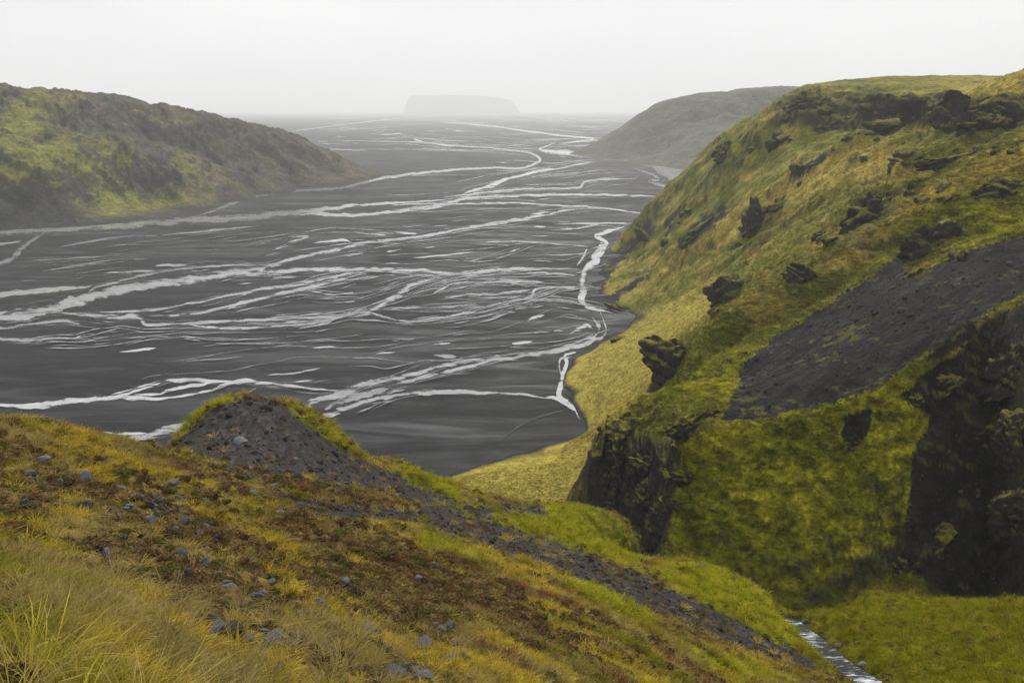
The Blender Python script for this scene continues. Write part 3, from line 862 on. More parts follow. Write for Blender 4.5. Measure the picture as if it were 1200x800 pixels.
RC += [(760,314,738),(800,285,708),(850,251,678),(900,218,652),(950,186,640),
       (840,372,340),(880,350,345),(920,330,352),(980,290,368),(1050,243,385),(1120,200,398),
       (850,425,300 - 22),(900,398,286),(960,366,296)]
for p in RC:
    cr.append(rel(*p))
for x, y, z in [(165,1070,-4),(200,1100,-4),(230,1060,30),(290,1020,110),(340,1000,165),(420,1000,172),(520,980,176),(600,800,180),(520,640,178),(420,520,172),(360,440,168),(310,380,160),(270,320,140),(240,270,128),(210,220,118),(180,180,112),(150,140,110),(120,110,106),(100,80,102),
                # gorge floor, hidden from here
                (30,135,52),(20,150,48),(10,180,38),(4,215,26),(4,250,14),(6,285,5),(48,122,58),(62,112,62),(76,104,66),(92,94,72),(-20,200,36),(-30,160,50),(0,115,58),(25,95,56),(50,80,62),(75,70,72),(-40,280,10),(-30,250,16)]:
    cr.append((x, y, z))

def crest_line(pts, up, wf, wb):
    W3 = np.array([rel(*p) for p in pts])
    return W3[:, :2], up, wf, wb
CREST = [
 crest_line([(705,352,735),(760,318,700),(800,290,670),(850,258,640),(900,225,620),(950,192,610)], 15, 30, 12),
 crest_line([(712,356,668),(760,347,640),(800,330,610),(850,310,575),(880,285,560)], 8, 18, 9),
 crest_line([(776,402,300),(820,380,305),(860,358,312),(895,339,320),(935,320,330),(1000,275,345),(1060,235,360),(1130,190,370),(1200,150,380),(1260,120,390)], 11, 22, 7),
 crest_line([(795,448,258),(850,415,268),(885,402,275),(950,368,285),(1000,336,295),(1060,300,305)], 7, 15, 5),
 crest_line([(705,504,202),(735,480,206),(782,457,216),(815,451,225),(860,446,233)], 2.2, 8, 5),
 crest_line([(785,526,166),(845,501,166),(900,496,164),(960,481,163),(1030,455,166),(1100,410,176),(1160,372,188)], 1.6, 6, 3),
 crest_line([(960,300,400),(1000,270,410),(1060,225,430),(1110,190,450)], 8, 16, 6),
 crest_line([(800,235,800),(850,195,780),(900,155,765)], 13, 24, 11),
 crest_line([(770,300,820),(820,262,795),(870,225,770),(920,190,745)], 12, 22, 10),
 crest_line([(930,250,540),(980,215,540),(1040,185,540)], 10, 20, 8),
]

# the base surface passes under each crest, the crest itself is added on top of it
for n_, (x, y, z) in enumerate(cr):
    for P2, up, wf, wb in CREST:
        dm = min(math.hypot(x - (P2[q] + t * (P2[q + 1] - P2[q]))[0], y - (P2[q] + t * (P2[q + 1] - P2[q]))[1]) for q in range(len(P2) - 1) for t in (0, .25, .5, .75, 1))
        if dm < 9 and z > 12:
            z = z - up * .9 * (1 - dm / 12)
    cr[n_] = (x, y, z)

gv_polys = [
 [(1200,275),(1165,285),(1115,300),(1075,328),(1062,318),(1078,285),(1095,262),(1080,265),(1055,292),(1030,320),(985,345),(945,375),(900,400),(872,430),(858,462),(846,495),(900,493),(960,478),(1030,452),(1090,413),(1130,385),(1165,362),(1230,335),(1230,270)],
 [(1165,372),(1230,340),(1230,385),(1200,392),(1180,410),(1182,480),(1174,560),(1185,590),(1230,610),(1230,720),(1150,720),(1100,690),(1055,660),(1062,580),(1075,520),(1092,490),(1070,468),(1040,470),(1075,448),(1120,415)],
 [(985,485),(1022,478),(1018,500),(1000,530),(985,510)],
 [(700,320),(735,285),(762,258),(768,272),(742,295),(722,312),(705,340),(690,338)],
 [(705,352),(760,319),(764,323),(712,360)],
 [(790,288),(822,255),(855,236),(850,252),(805,292)],
 [(900,410),(945,375),(900,400)],
 [(925,205),(965,180),(975,182),(935,210)],
]
beach_polys = [[(690,340),(705,350),(708,357),(728,359),(745,367),(759,369),(735,386),(715,396),(700,406),(674,419),(660,430),(668,418),(690,398),(712,380)],
               [(686,505),(665,517),(640,522),(600,532),(560,545),(530,556),(470,560),(470,540),(600,515)]]
rk_polys = [
 [(903,140),(915,118),(928,108),(945,101),(975,101),(1000,97),(1060,99),(1110,105),(1126,112),(1115,127),(1092,142),(1060,150),(1020,154),(985,152),(960,147),(930,145),(905,148)],
 [(1113,112),(1150,116),(1230,108),(1230,148),(1180,160),(1150,171),(1125,168),(1112,150)],
 [(688,585),(694,540),(697,513),(715,495),(735,481),(758,468),(778,478),(784,500),(786,520),(772,535),(780,545),(796,556),(785,571),(772,571),(764,590),(768,620),(772,650),(768,675),(752,670),(740,625),(710,600)],
 [(778,482),(800,474),(838,489),(844,496),(810,514),(790,530),(776,512)],
 [(997,255),(1013,232),(1030,219),(1066,222),(1076,236),(1045,257),(1020,280),(985,292),(973,287),(995,265)],
 [(1100,403),(1170,365),(1175,380),(1130,400),(1098,425),(1080,425)],
]
tan_polys = [
 [(842,335),(750,372),(662,425),(655,450),(685,480),(692,510),(640,520),(560,545),(530,570),(650,605),(690,590),(700,510),(770,450),(772,408),(832,372)],
 [(1230,150),(1130,195),(1050,245),(990,290),(950,318),(965,322),(1010,297),(1080,257),(1150,217),(1230,185)],
 [(985,170),(1060,165),(1062,190),(1000,217),(930,232),(880,262),(850,285),(800,310),(740,345),(705,355),(760,315),(860,255),(900,223),(940,195)],
 [(1120,100),(1200,82),(1200,105),(1120,112)], [(970,95),(1145,98),(1120,106),(1060,98)],
]
grn_polys = [[(800,515),(850,500),(960,480),(1065,435),(1060,480),(1080,500),(1065,560),(1055,650),(900,700),(790,680),(780,600),(820,560),(800,540)],
             [(790,450),(860,415),(935,375),(985,340),(1030,318),(1060,290),(1000,335),(900,398),(868,430),(850,470),(790,470),(700,505),(740,480)],
             [(1180,410),(1230,380),(1230,600),(1185,585),(1175,500)], [(1060,262),(1120,225),(1230,205),(1230,270),(1160,285),(1115,295)]]
mk_yc = cover(tan_polys[:1], 8)
mk_gv, mk_rk, mk_tn, mk_gn, mk_be = cover(gv_polys, 3), cover(rk_polys, 2), cover(tan_polys, 7), cover(grn_polys, 6), cover(beach_polys, 2)

def crest_raise(X, Y):
    out = np.zeros_like(X)
    for P2, up, wf, wb in CREST:
        lo, hi = P2.min(0) - 60, P2.max(0) + 60
        m = (X > lo[0]) & (X < hi[0]) & (Y > lo[1]) & (Y < hi[1])
        x, y = X[m], Y[m]
        x = x + 5 * fbm(x / 25, y / 25, 3, 141)
        y = y + 5 * fbm(x / 25, y / 25, 3, 142)
        best = np.full(x.shape, 1e9); side = np.zeros_like(x); endf = np.ones_like(x)
        n_ = len(P2) - 1
        for k in range(n_):
            a_, b_ = P2[k], P2[k + 1]
            d = b_ - a_
            t = np.clip(((x - a_[0]) * d[0] + (y - a_[1]) * d[1]) / (d @ d), 0, 1)
            dx, dy = x - a_[0] - t * d[0], y - a_[1] - t * d[1]
            dd = np.hypot(dx, dy)
            s_ = d[0] * (y - a_[1]) - d[1] * (x - a_[0])      # >0 beyond the crest
            u = dd < best
            best = np.where(u, dd, best)
            side = np.where(u, s_, side)
            endf = np.where(u, sstep(0, .12, (k + t) / n_), endf)
        w = np.where(side > 0, wb, wf)
        out[m] += up * endf * np.exp(-(best / w) ** 1.5)
    return out

def r_noise(X, Y, Z, R):
    k = np.clip(Z / 12, 0, 1)
    s = np.clip(R / 500, 0.22, 1.4)
    px, py = to_px(X, Y, Z)
    yel = look(mk_yc, px, py)
    jx, jy = fbm(X / 9, Y / 9, 3, 301) * 9, fbm(X / 9, Y / 9, 3, 311) * 7
    rk = look(mk_rk, px + jx, py + jy)
    gv = look(mk_gv, px, py)
    a = (X * 0.35 + Y * 0.94)                # across the spurs
    b = (X * 0.94 - Y * 0.35)
    wp = 0.5 * fbm(X / 70, Y / 70, 3, 27)
    z = 12.0 * s * np.clip((R - 190) / 260, 0.02, 1) * (ridged(a / 46 + wp, b / 190, 4, 21, gain=.5) - 0.6) + 4.0 * s * fbm(X / 38, Y / 38, 4, 22)
    z += 1.6 * s * fbm(X / 9, Y / 9, 4, 23) * np.clip(R / 250, .4, 1.3)
    z *= (1 - 0.75 * yel) * (1 - 0.55 * gv)
    z += rk * s * (3.0 + 5 * fbm(X / 30, Y / 30, 3, 24))
    # layered ledges on the cliffs
    st = 5.0 * s
    q = Z / st + 0.5 * fbm(X / 40, Y / 40, 3, 25)
    z += rk * st * (np.floor(q) + sstep(0.3, 0.7, q - np.floor(q)) - q) * 0.9
    z *= 1 - .8 * sstep(148, 166, Z)
    return (z + crest_raise(X, Y)) * k

def r_col(P, N, R, px, py):
    X, Y, Z = P[..., 0], P[..., 1], P[..., 2]
    s = np.clip(R / 400, 0.3, 1.6)
    U, V = X + 0.9 * Z, Y + 0.9 * Z
    f = np.clip(R / 260, .8, 2.6)
    jx = fbm(U / 14, V / 14, 4, 301) * 12 + fbm(U / 3, V / 3, 3, 305) * 5
    jy = fbm(U / 14, V / 14, 4, 311) * 8 + fbm(U / 3, V / 3, 3, 315) * 4
    n = fbm(U / 30, V / 30, 5, 321)
    nf = np.where(R > 330, fbm(U / 9, V / 9, 4, 323), fbm(U / 3.6, V / 3.6, 4, 322))
    c = np.broadcast_to(np.array((.150, .142, .018)), P.shape).copy()
    c = blend(c, sstep(-.02, .32, n), np.array((.245, .195, .034)))
    c = blend(c, sstep(.05, -.3, n), np.array((.110, .116, .012)))
    c = blend(c, look(mk_tn, px + jx, py + jy) * (0.7 + 0.7 * nf).clip(0, 1), np.array((.330, .245, .044)))
    # bare soil and rock tone in streaks, also painting in the shade of gullies
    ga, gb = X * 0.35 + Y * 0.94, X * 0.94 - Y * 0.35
    gul_soil_shade = ridged(ga / 23 + .6 * n, gb / 110, 3, 335)
    c = blend(c, sstep(.74, .92, gul_soil_shade + .14 * nf) * sstep(230, 330, R) * (1 - look(mk_yc, px, py)) * .75, np.array((.052, .046, .032)))
    gm = look(mk_gn, px + jx, py + jy)
    c = blend(c, look(mk_yc, px + jx * .5, py + jy * .5) * .8, np.array((.255, .205, .034)) * (1 + .25 * nf[..., None]))
    nt = fbm((X + .6 * Y) / 6.5, Z / 1.5 + 1.2 * fbm(X / 9, Y / 9, 3, 341), 4, 342)
    nf = np.where(gm > .3, .55 * nf + .75 * nt, nf)
    c = blend(c, gm * 0.9, np.array((.205, .200, .010)))
    c = blend(c, gm * sstep(.02, .3, nf + 0.4 * n), np.array((.335, .310, .018)))
    c = blend(c, gm * sstep(.0, -.35, nf + 0.3 * n), np.array((.085, .083, .011)))
    # crests carry the brightest moss
    gv = look(mk_gv, px + jx * .7, py + jy * .7)
    qa, qb = X * 0.8 + Y * .6, X * .6 - Y * .8
    stk = fbm(qb / 2.6 + .3 * n, qa / 26, 4, 331)
    gvm = sstep(.38, .60, gv + 0.4 * nf + .2 * n - .55 * (stk - .05))
    c = blend(c, gvm, GRAV * .48)
    qa, qb = X * 0.8 + Y * .6, X * .6 - Y * .8
    stk = fbm(qb / 2.6 + .3 * n, qa / 26, 4, 331)
    c = blend(c, gvm * sstep(.0, .3, stk) * 0.75, GRAV * .95)
    c = blend(c, gvm * sstep(.0, -.3, stk) * 0.7, GRAV * .3)
    c = blend(c, gvm * sstep(.28, .5, nf * .6 + n * .6 + .15) * .8, np.array((.085, .080, .016)))
    be = look(mk_be, px + jx * .3, py + jy * .3)
    c = blend(c, be * sstep(16, 6, Z), SAND * 1.2)
    rk = look(mk_rk, px + jx * .6, py + jy * .6)
    steep = sstep(0.58, 0.38, N[..., 2] + 0.25 * nf)
    rk0 = rk
    rkm = np.maximum(sstep(.35, .6, rk + 0.42 * nf) * sstep(0.98, 0.84, N[..., 2] + .1 * nf), steep * 0.9)
    c = blend(c, rkm, ROCK)
    c = blend(c, rkm * sstep(.12, .4, nf), np.array((.048, .043, .038)))
    c = blend(c, rkm * sstep(.55, .8, N[..., 2] + .45 * nf) * .9, np.array((.105, .098, .018)))
    c = blend(c, sstep(1.5, 0.3, Z) * 1.0, SAND)
    return c, np.maximum(rkm, gvm)

def r_extra(P, N, R, px, py):
    X, Y, Z = P[..., 0], P[..., 1], P[..., 2]
    rk = look(mk_rk, px, py) + 0.7 * sstep(.75, .5, N[..., 2])
    s = np.clip(R / 300, 0.35, 1.8)
    a = s * rk.clip(0, 1)
    # crags pushed in and out along the slope
    f1 = np.clip(R / 170, 1, 4)
    w1 = np.clip((330 - R) / 200, 0, 1)
    d = 1.6 * fbm(X / 9 + Z / 14, Y / 9 + Z / 11, 4, 401) + w1 * (0.9 * fbm(X / 3 + Z / 4, Y / 3 + Z / 4, 4, 404) + 0.5 * (ridged(X / 2.4 + Z / 3, Y / 2.4 + Z / 4, 3, 402) - .5))
    P = P + N * (a * d)[..., None]
    # moss lumps
    gm = look(mk_gn, px, py) * (1 - rk.clip(0, 1))
    lump = (1 - np.abs(fbm(X / 3.4 + Z / 5, Y / 3.4 + Z / 3, 4, 403)) * 2.2)
    nt = fbm((X + .6 * Y) / 6.5, Z / 1.5 + 1.2 * fbm(X / 9, Y / 9, 3, 341), 4, 342)
    lump = lump * .7 + 1.3 * nt
    deep = 1 + 1.2 * sstep(560, 680, py)
    P = P + N * (gm * s * 0.8 * deep * lump)[..., None]
    P[..., 2] = np.maximum(P[..., 2], -0.8)
    return P

M_RIGHT = terrain_mat('moss_and_scree_slope', 1.1, 0.24, 0.9, 0.5, 1.5)
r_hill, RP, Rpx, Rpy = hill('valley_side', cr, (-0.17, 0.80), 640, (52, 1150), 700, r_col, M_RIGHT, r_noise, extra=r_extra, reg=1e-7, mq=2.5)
tag(r_hill, 'steep mossy valley side with crags and dark scree on the right', 'hillside')

# ================================================================== FOREGROUND HILLSIDE
fc = [
 (0,1300,0.75),(300,1300,1.05),(600,1300,1.7),(900,1300,3.2),(1200,1300,6),
 (-300,800,1.6),(0,800,2.0),(200,800,2.6),(400,800,4.0),(500,800,5.3),(600,800,7.0),(700,800,10.2),(800,800,15),(900,800,22.5),(960,800,29),(1030,802,35.5),
 (-300,700,2.6),(0,700,3.2),(200,700,4.6),(400,700,8.5),(500,700,12.6),(600,700,18),(700,700,25),(800,700,37),
 (0,640,5),(0,600,7),(0,540,13),(-200,600,5.5),(-250,540,11),
 (100,640,6.2),(200,640,7.4),(200,600,10.4),(200,550,21),(100,560,15),(300,640,10.5),(300,600,16),(300,560,29),
 (400,640,14),(400,600,22.5),(400,575,31),(500,650,20),(500,610,32),(500,580,47),(600,650,29),(600,620,44),(700,660,38),(680,620,58),
 (700,750,14.5),(600,750,10.6),(500,750,7.6),(400,750,5.6),(800,750,22.5),(850,775,23.5),(900,750,35),(880,720,40),(930,780,31.5),
 # stream bed and right bank
 (920,717,51),(935,730,48),(955,748,44),(980,768,40.5),(1005,785,37.5),
 (945,722,50),(975,748,44.5),(1010,772,40),(1050,795,36.5),(1000,716,50.5),(1050,745,44),(1100,780,37),(1100,720,48),(1150,760,38.5),(1200,800,30.5),(1200,750,38),
 (1030,702,53),(1075,703,53),(1140,706,50),(1200,708,47),(1260,705,45),(1300,800,27),
 # knoll
 (300,535,37),(300,500,43.5),(250,510,42),(350,520,43),(390,540,43),(430,555,45),
]
crest = [(-250,470,18),(-120,478,20),(0,491,24),(60,509,30),(100,516,34),(150,520,40),(190,518,45),(204,513,46.5),(225,488,47.5),(250,472,49),(275,464,50),(305,464,51),(330,467,51.5),(360,479,52),(385,493,53),(410,520,54),(450,537,57),(500,560,63),(530,571,67),(560,580,73),(610,585,80),(650,584,87),(682,584,92),(715,604,86),(740,622,80),(752,650,73),(758,667,64),(780,662,60),(800,659,59),(825,661,58.5),(845,667,58),(880,687,54.5),(900,699,53),
         (922,716,51.5),(945,716,52),(1000,710,53.5),(1015,699,55.5),(1040,696,56.5),(1075,700,55),(1140,703,52),(1200,705,49),(1260,700,47)]
AZS = 2.2
def fit_fore(cr_):
    pts = [rel(*p) for p in fc] + [rel(*p) for p in cr_]
    for p in cr_:
        x, y, z = rel(*p)
        r = math.hypot(x, y)
        for k, dz in ((1.04, .03), (1.10, .085), (1.3, .30), (1.8, .85), (2.8, 1.9), (4.5, 3.4)):
            pts.append((x * k, y * k, max(z - dz * r, -60)))
    pts = np.array(pts)
    fr = np.hypot(pts[:, 0], pts[:, 1])
    return tps_fit(np.stack([np.arctan2(pts[:, 0], pts[:, 1]) * AZS, np.log(fr)], 1), (pts[:, 2] - CAM_H) / fr, 2e-6)
# lower the crest points until the rounded crest stands where the photo shows it
adj = [list(p) for p in crest]
for it in range(4):
    f_tps = fit_fore(adj)
    for p, q in zip(crest, adj):
        az_ = math.atan2(*rel(*p)[:2])
        rr_ = rel(*p); rr_ = math.hypot(rr_[0], rr_[1])
        rs_ = rr_ * np.linspace(.55, 1.25, 60)
        xx, yy = rs_ * math.sin(az_), rs_ * math.cos(az_)
        zz = CAM_H + rs_ * tps_eval(f_tps, np.full(60, az_ * AZS), np.log(rs_))
        top_ = to_px(xx, yy, zz)[1].min()
        q[1] += 0.8 * (p[1] + 2 - top_)
f_tps = fit_fore(adj)

f_gv = cover([[(205,521),(238,487),(272,468),(318,468),(342,482),(372,507),(402,527),(442,547),(474,557),(474,577),(420,577),(350,562),(280,550),(230,540)],
 [(340,584),(420,590),(500,597),(545,602),(600,617),(700,652),(780,682),(860,722),(930,762),(962,777),(950,787),(880,767),(800,737),(720,702),(640,667),(560,642),(480,617),(400,610),(345,602)],
 [(430,540),(520,580),(600,600),(560,612),(470,588)], [(430,785),(480,770),(520,790),(500,800),(440,800)], [(580,590),(640,590),(640,610),(590,605)]], 3)
f_br = cover([[(190,522),(280,550),(370,568),(450,590),(350,592),(250,577),(150,535)], [(60,620),(250,620),(420,660),(560,720),(480,770),(300,720),(120,690)], [(430,640),(600,690),(700,740),(820,790),(700,790),(560,710),(440,670)],
 [(0,560),(60,580),(50,620),(0,630)]], 12)
f_gn = cover([[(455,535),(520,552),(545,590),(620,592),(690,588),(745,625),(757,668),(700,655),(600,620),(520,602),(470,560)], [(480,622),(520,632),(600,668),(560,657),(490,642)], [(648,678),(720,680),(760,712),(772,748),(720,722),(670,697)],
 [(755,670),(800,655),(850,665),(922,712),(985,795),(900,752),(820,707),(780,687)], [(198,517),(218,487),(262,460),(282,460),(255,487),(225,507)], [(322,462),(352,478),(402,515),(434,542),(380,517),(340,482)],
 [(925,714),(1000,706),(1015,692),(1240,695),(1240,830),(1040,810),(960,747)], [(250,590),(270,600),(330,610),(300,600)], [(770,740),(900,790),(960,800),(840,790)]], 5)
f_st = cover([[(100,590),(190,575),(280,650),(330,700),(350,760),(300,795),(230,740),(150,700),(100,650)], [(20,560),(70,560),(80,600),(30,600)], [(240,540),(330,560),(330,590),(250,575)], [(320,700),(560,750),(580,800),(330,800)], [(230,480),(330,475),(350,520),(250,525)]], 8)
f_tall = cover([[(-90,722),(15,716),(60,745),(100,792),(180,818),(260,842),(340,880),(440,960),(440,1150),(-90,1150)]], 9)

NA, NR = 820, 720
A, R, X, Y = polar_grid(-1.05, 0.86, NA, 0.7, 330, NR)
Z = CAM_H + R * tps_eval(f_tps, A * AZS, np.log(R))
px0, py0 = to_px(X, Y, Z)
gvf = look(f_gv, px0, py0)
gnf = look(f_gn, px0, py0)
sc = np.clip(R / 25, 0.12, 2.2)
a, b = X * 0.55 + Y * 0.83, X * 0.83 - Y * 0.55
nz = 0.26 * sc * fbm(X / 6, Y / 6, 4, 501) + 0.30 * np.clip(R / 12, .3, 1.4) * fbm(X / 1.7, Y / 1.7, 4, 502)
nz += 0.16 * np.clip(R / 8, .25, 1.2) * (ridged(b / 2.2, a / 0.8, 3, 503) - .5) * (1 - gvf)
nz += 0.05 * fbm(X / .35, Y / .35, 3, 504) * np.clip(R / 4, .4, 1.6)
nz += gnf * np.clip(R / 40, .3, 1.5) * 0.45 * fbm(X / 3.0, Y / 3.0, 3, 505)
edge_soft = sstep(0.7, 2.5, R)
Z = Z + nz * edge_soft * (1 - 0.5 * gvf)
# stream bed cut into the hillside
SL = cat_rom([(1060,823,40),(1030,803,38),(1005,786,34),(980,768,30),(957,748,24),(937,731,18),(922,717,14)], 3)
SY = np.array([(922,51),(937,48),(957,44),(980,40.5),(1005,37.5),(1030,35.5),(1060,32)])
sY = np.interp(SL[:, 0], SY[:, 0], SY[:, 1])
sx, sy, szz = at(SL[:, 0], SL[:, 1], sY)
k5 = np.ones(9) / 9
pad = lambda v: np.convolve(np.pad(v, 4, mode='edge'), k5, 'valid')
sx, sy, szz = pad(sx), pad(sy), pad(szz)
near = (R > 25) & (R < 75) & (A > 0.1)
ii = np.where(near.ravel())[0]
D = np.sqrt((X.ravel()[ii, None] - sx[None]) ** 2 + (Y.ravel()[ii, None] - sy[None]) ** 2)
dj = D.argmin(1)
dmin = D.min(1)
Zf = Z.ravel()
cut = sstep(2.1, 0.8, dmin)
Zf[ii] = Zf[ii] * (1 - cut) + (szz[dj] - 0.8 + .25 * fbm(X.ravel()[ii] * 1.3, Y.ravel()[ii] * 1.3, 3, 95)) * cut
Z = Zf.reshape(Z.shape)
Z = np.maximum(Z, -0.8)
P = np.stack([X, Y, Z], -1)
N = grid_normals(P)
FPX, FPY = to_px(X, Y, Z)

def f_col(P, N, R, px, py):
    X, Y = P[..., 0], P[..., 1]
    w = np.clip(R / 15, .25, 3)
    jx = fbm(X / 2.5, Y / 2.5, 4, 601) * 22
    jy = fbm(X / 2.5, Y / 2.5, 4, 611) * 14
    n = .6 * fbm(b / 3.2, a / 1.2, 5, 621) + .6 * fbm(b / 11, a / 3.4, 3, 623)
    nf = fbm(X / .45, Y / .45, 4, 622)
    c = np.broadcast_to(np.array((.175, .125, .040)), P.shape).copy()
    c = blend(c, sstep(-.02, .3, n + .4 * nf), np.array((.270, .200, .048)))
    c = blend(c, sstep(.02, -.28, n + .3 * nf) * .85, BROWN)
    c = blend(c, look(f_br, px + jx, py + jy) * sstep(-.25, .2, -n * .6 + nf * .6) * .95, BROWN * 1.05)
    g = look(f_gn, px + jx * .5, py + jy * .5)
    c = blend(c, sstep(.25, .6, g + .3 * nf), np.array((.175, .165, .018)))
    c = blend(c, sstep(.3, .6, g + .3 * n + .2 * nf) * sstep(-.05, .3, nf), MOSS)
    c = blend(c, sstep(.3, .6, g) * sstep(.05, -.3, nf + .3 * n), DMOSS * 1.2)
    v = look(f_gv, px + jx * .35, py + jy * .35)
    vm = sstep(.35, .62, v + .3 * nf + .2 * n)
    c = blend(c, vm, np.array((.030, .027, .026)))
    c = blend(c, vm * sstep(.0, .35, nf), np.array((.050, .043, .038)))
    s_ = look(f_st, px + jx, py + jy)
    c = blend(c, s_ * sstep(.05, .3, -n + nf) * .8, np.array((.075, .062, .058)))
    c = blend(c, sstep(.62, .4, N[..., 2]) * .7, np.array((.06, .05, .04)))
    return c, vm

C, S = f_col(P, N, R, FPX, FPY)
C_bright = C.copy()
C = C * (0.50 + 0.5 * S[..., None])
cutm = np.zeros(R.size); cutm[ii] = sstep(1.7, .9, dmin)
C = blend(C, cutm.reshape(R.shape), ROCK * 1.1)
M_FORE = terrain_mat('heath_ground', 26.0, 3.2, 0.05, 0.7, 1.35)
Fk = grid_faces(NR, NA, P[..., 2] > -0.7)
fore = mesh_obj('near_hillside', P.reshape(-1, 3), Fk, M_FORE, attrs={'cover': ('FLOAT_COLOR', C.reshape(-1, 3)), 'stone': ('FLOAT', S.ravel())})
tag(fore, 'near hillside of heath, moss and gravel sloping down to the right', 'hillside', kind='structure')
FP, FN, FR = P, N, R
# ================================================================== CRAGS
def ico(sub):
    import bmesh
    bm = bmesh.new()
    bmesh.ops.create_icosphere(bm, subdivisions=sub, radius=1.0)
    V = np.array([v.co[:] for v in bm.verts])
    Fc = np.array([[v.index for v in f.verts] for f in bm.faces])
    bm.free()
    return V, Fc
ICO = {s: ico(s) for s in (2, 3, 5)}

def facet(V, n, lo, hi, rg):
    for _ in range(n):
        d = rg.normal(size=3); d /= np.linalg.norm(d)
        k = rg.uniform(lo, hi)
        h = V @ d
        V = V - np.outer(np.maximum(0, h - k) * 0.92, d)
    return V

def vnormals(V, Fc):
    fn = np.cross(V[Fc[:, 1]] - V[Fc[:, 0]], V[Fc[:, 2]] - V[Fc[:, 0]])
    N = np.zeros_like(V)
    for k in range(3):
        np.add.at(N, Fc[:, k], fn)
    return N / (np.linalg.norm(N, axis=1, keepdims=True) + 1e-12)

def hit(PX, PY, RR, px, py, tol=2.0):
    m = (np.abs(PX - px) < tol) & (np.abs(PY - py) < tol)
    k = np.where(m.ravel())[0]
    if len(k) == 0:
        return hit(PX, PY, RR, px, py, tol * 2) if tol < 40 else None
    return k[np.argmin(RR.ravel()[k])]

RR_ = np.hypot(RP[..., 0], RP[..., 1])
Rpx, Rpy = to_px(RP[..., 0], RP[..., 1], RP[..., 2])
M_CRAG = terrain_mat('crag_rock', 1.1, 0.25, 0.7, 0.6, 1.5)
CRAGS = [
 (862,341,62,68,38,'dark crag with mossy cap standing above the yellow grass slope'),
 (791,424,48,74,50,'split dark crag at the end of a mossy spur beside the yellow slope'),
 (943,331,28,40,10,'small square dark crag alone on the green ridge'),
 (1030,252,100,48,34,'long dark crag slanting across the tan slope below the cliffs'),
 (966,276,30,14,35,'low dark crag at the lower end of the long slanting crag'),
 (1064,190,36,26,10,'blocky dark crag below the right end of the cliff band'),
 (1118,187,70,15,12,'thin dark rock ledge under the cliff at the right'),
 (1008,161,26,12,5,'small dark rock ledge under the middle of the cliff band'),
 (886,266,36,74,25,'tall grey crag in the gully of the far slope'),
 (914,241,28,14,10,'rounded grey crag right of the tall gully crag'),
 (853,178,30,20,30,'dark crag on the far skyline of the right slope'),
 (812,273,52,16,45,'narrow slanting rock rib low on the far spur'),
 (759,277,18,36,60,'rock rib at the foot of the far spur above the river'),
 (861,289,15,17,20,'small brown crag left of the tall gully crag'),
 (1184,222,64,30,6,'dark mossy crag on the slope at the right edge'),
 (1094,288,58,52,25,'rough brown crag at the head of the dark scree'),
 (733,362,40,11,-12,'low black rock band at the river bank under the second spur'),
 (722,397,20,9,15,'black rock on the river bank below the yellow slope'),
 (1014,187,12,14,10,'little dark rock on the tan slope below the cliffs'),
 (908,172,13,26,60,'slanting dark rock rib left of the cliff band'),
 (797,559,44,26,-8,'dark overhanging crag at the left end of the moss face'),
 (812,500,56,26,20,'dark crag in the notch behind the moss face'),
 (1074,474,34,28,40,'dark rock lip at the top of the black chute'),
 (1116,234,26,12,20,'small dark crag on the tan ridge right of centre'),
 (714,552,34,80,80,'mossy rock buttress at the outer end of the gorge cliff'),
 (742,590,30,110,88,'dark rock rib in the middle of the gorge cliff'),
 (768,628,24,86,86,'grey rock pillar at the inner end of the gorge cliff'),
 (735,505,44,40,40,'mossy rock shoulder on top of the gorge cliff'),
 (700,545,20,76,84,'narrow dark buttress at the far left edge of the gorge cliff'),
 (728,545,34,60,80,'brown mossy rock face high in the gorge cliff'),
 (758,545,34,60,80,'mossy rock face high at the inner part of the gorge cliff'),
 (722,598,30,60,84,'dark wet rock low at the left of the gorge cliff'),
 (760,588,26,70,84,'dark rock rib below the mossy face of the gorge cliff'),
 (750,645,26,56,84,'black rock at the foot of the gorge cliff above the near hill'),
 (784,600,26,70,80,'brown mossy rock column where gorge cliff meets the moss face'),

 (1190,440,34,70,80,'mossy crag at the right edge beside the black chute'),
 (1194,525,30,80,84,'tall mossy rock wall at the right edge low in the gorge'),
 (1192,610,36,70,84,'dark mossy rock at the right edge near the gorge floor'),
 (1112,455,36,26,30,'dark rock step high in the black chute'),
 (1150,520,30,44,70,'dark rock rib in the middle of the black chute'),
 (1100,640,40,34,20,'low dark rock at the foot of the black chute'),
 (1055,668,46,24,0,'mossy boulder mass at the gorge bottom beneath the moss face'),
 (926,130,38,34,40,'leftmost dark block of the cliff band under the plateau'),
 (958,126,52,40,20,'second dark block from the left in the cliff band under the plateau'),
 (1000,129,62,44,10,'broad dark block in the middle of the cliff band under the plateau'),
 (1042,129,58,40,0,'dark block right of the middle of the cliff band under the plateau'),
 (1084,130,52,34,-6,'rightmost dark block of the cliff band under the plateau'),
 (980,148,60,20,5,'low dark rock step at the foot of the cliff band'),
 (1048,148,56,18,5,'thin dark rock step at the right foot of the cliff band'),
 (1126,140,40,52,80,'left pillar of the dark cliff at the right edge'),
 (1155,150,50,44,20,'middle block of the dark cliff at the right edge'),
 (1188,134,60,40,0,'upper block of the dark cliff at the right edge'),

]
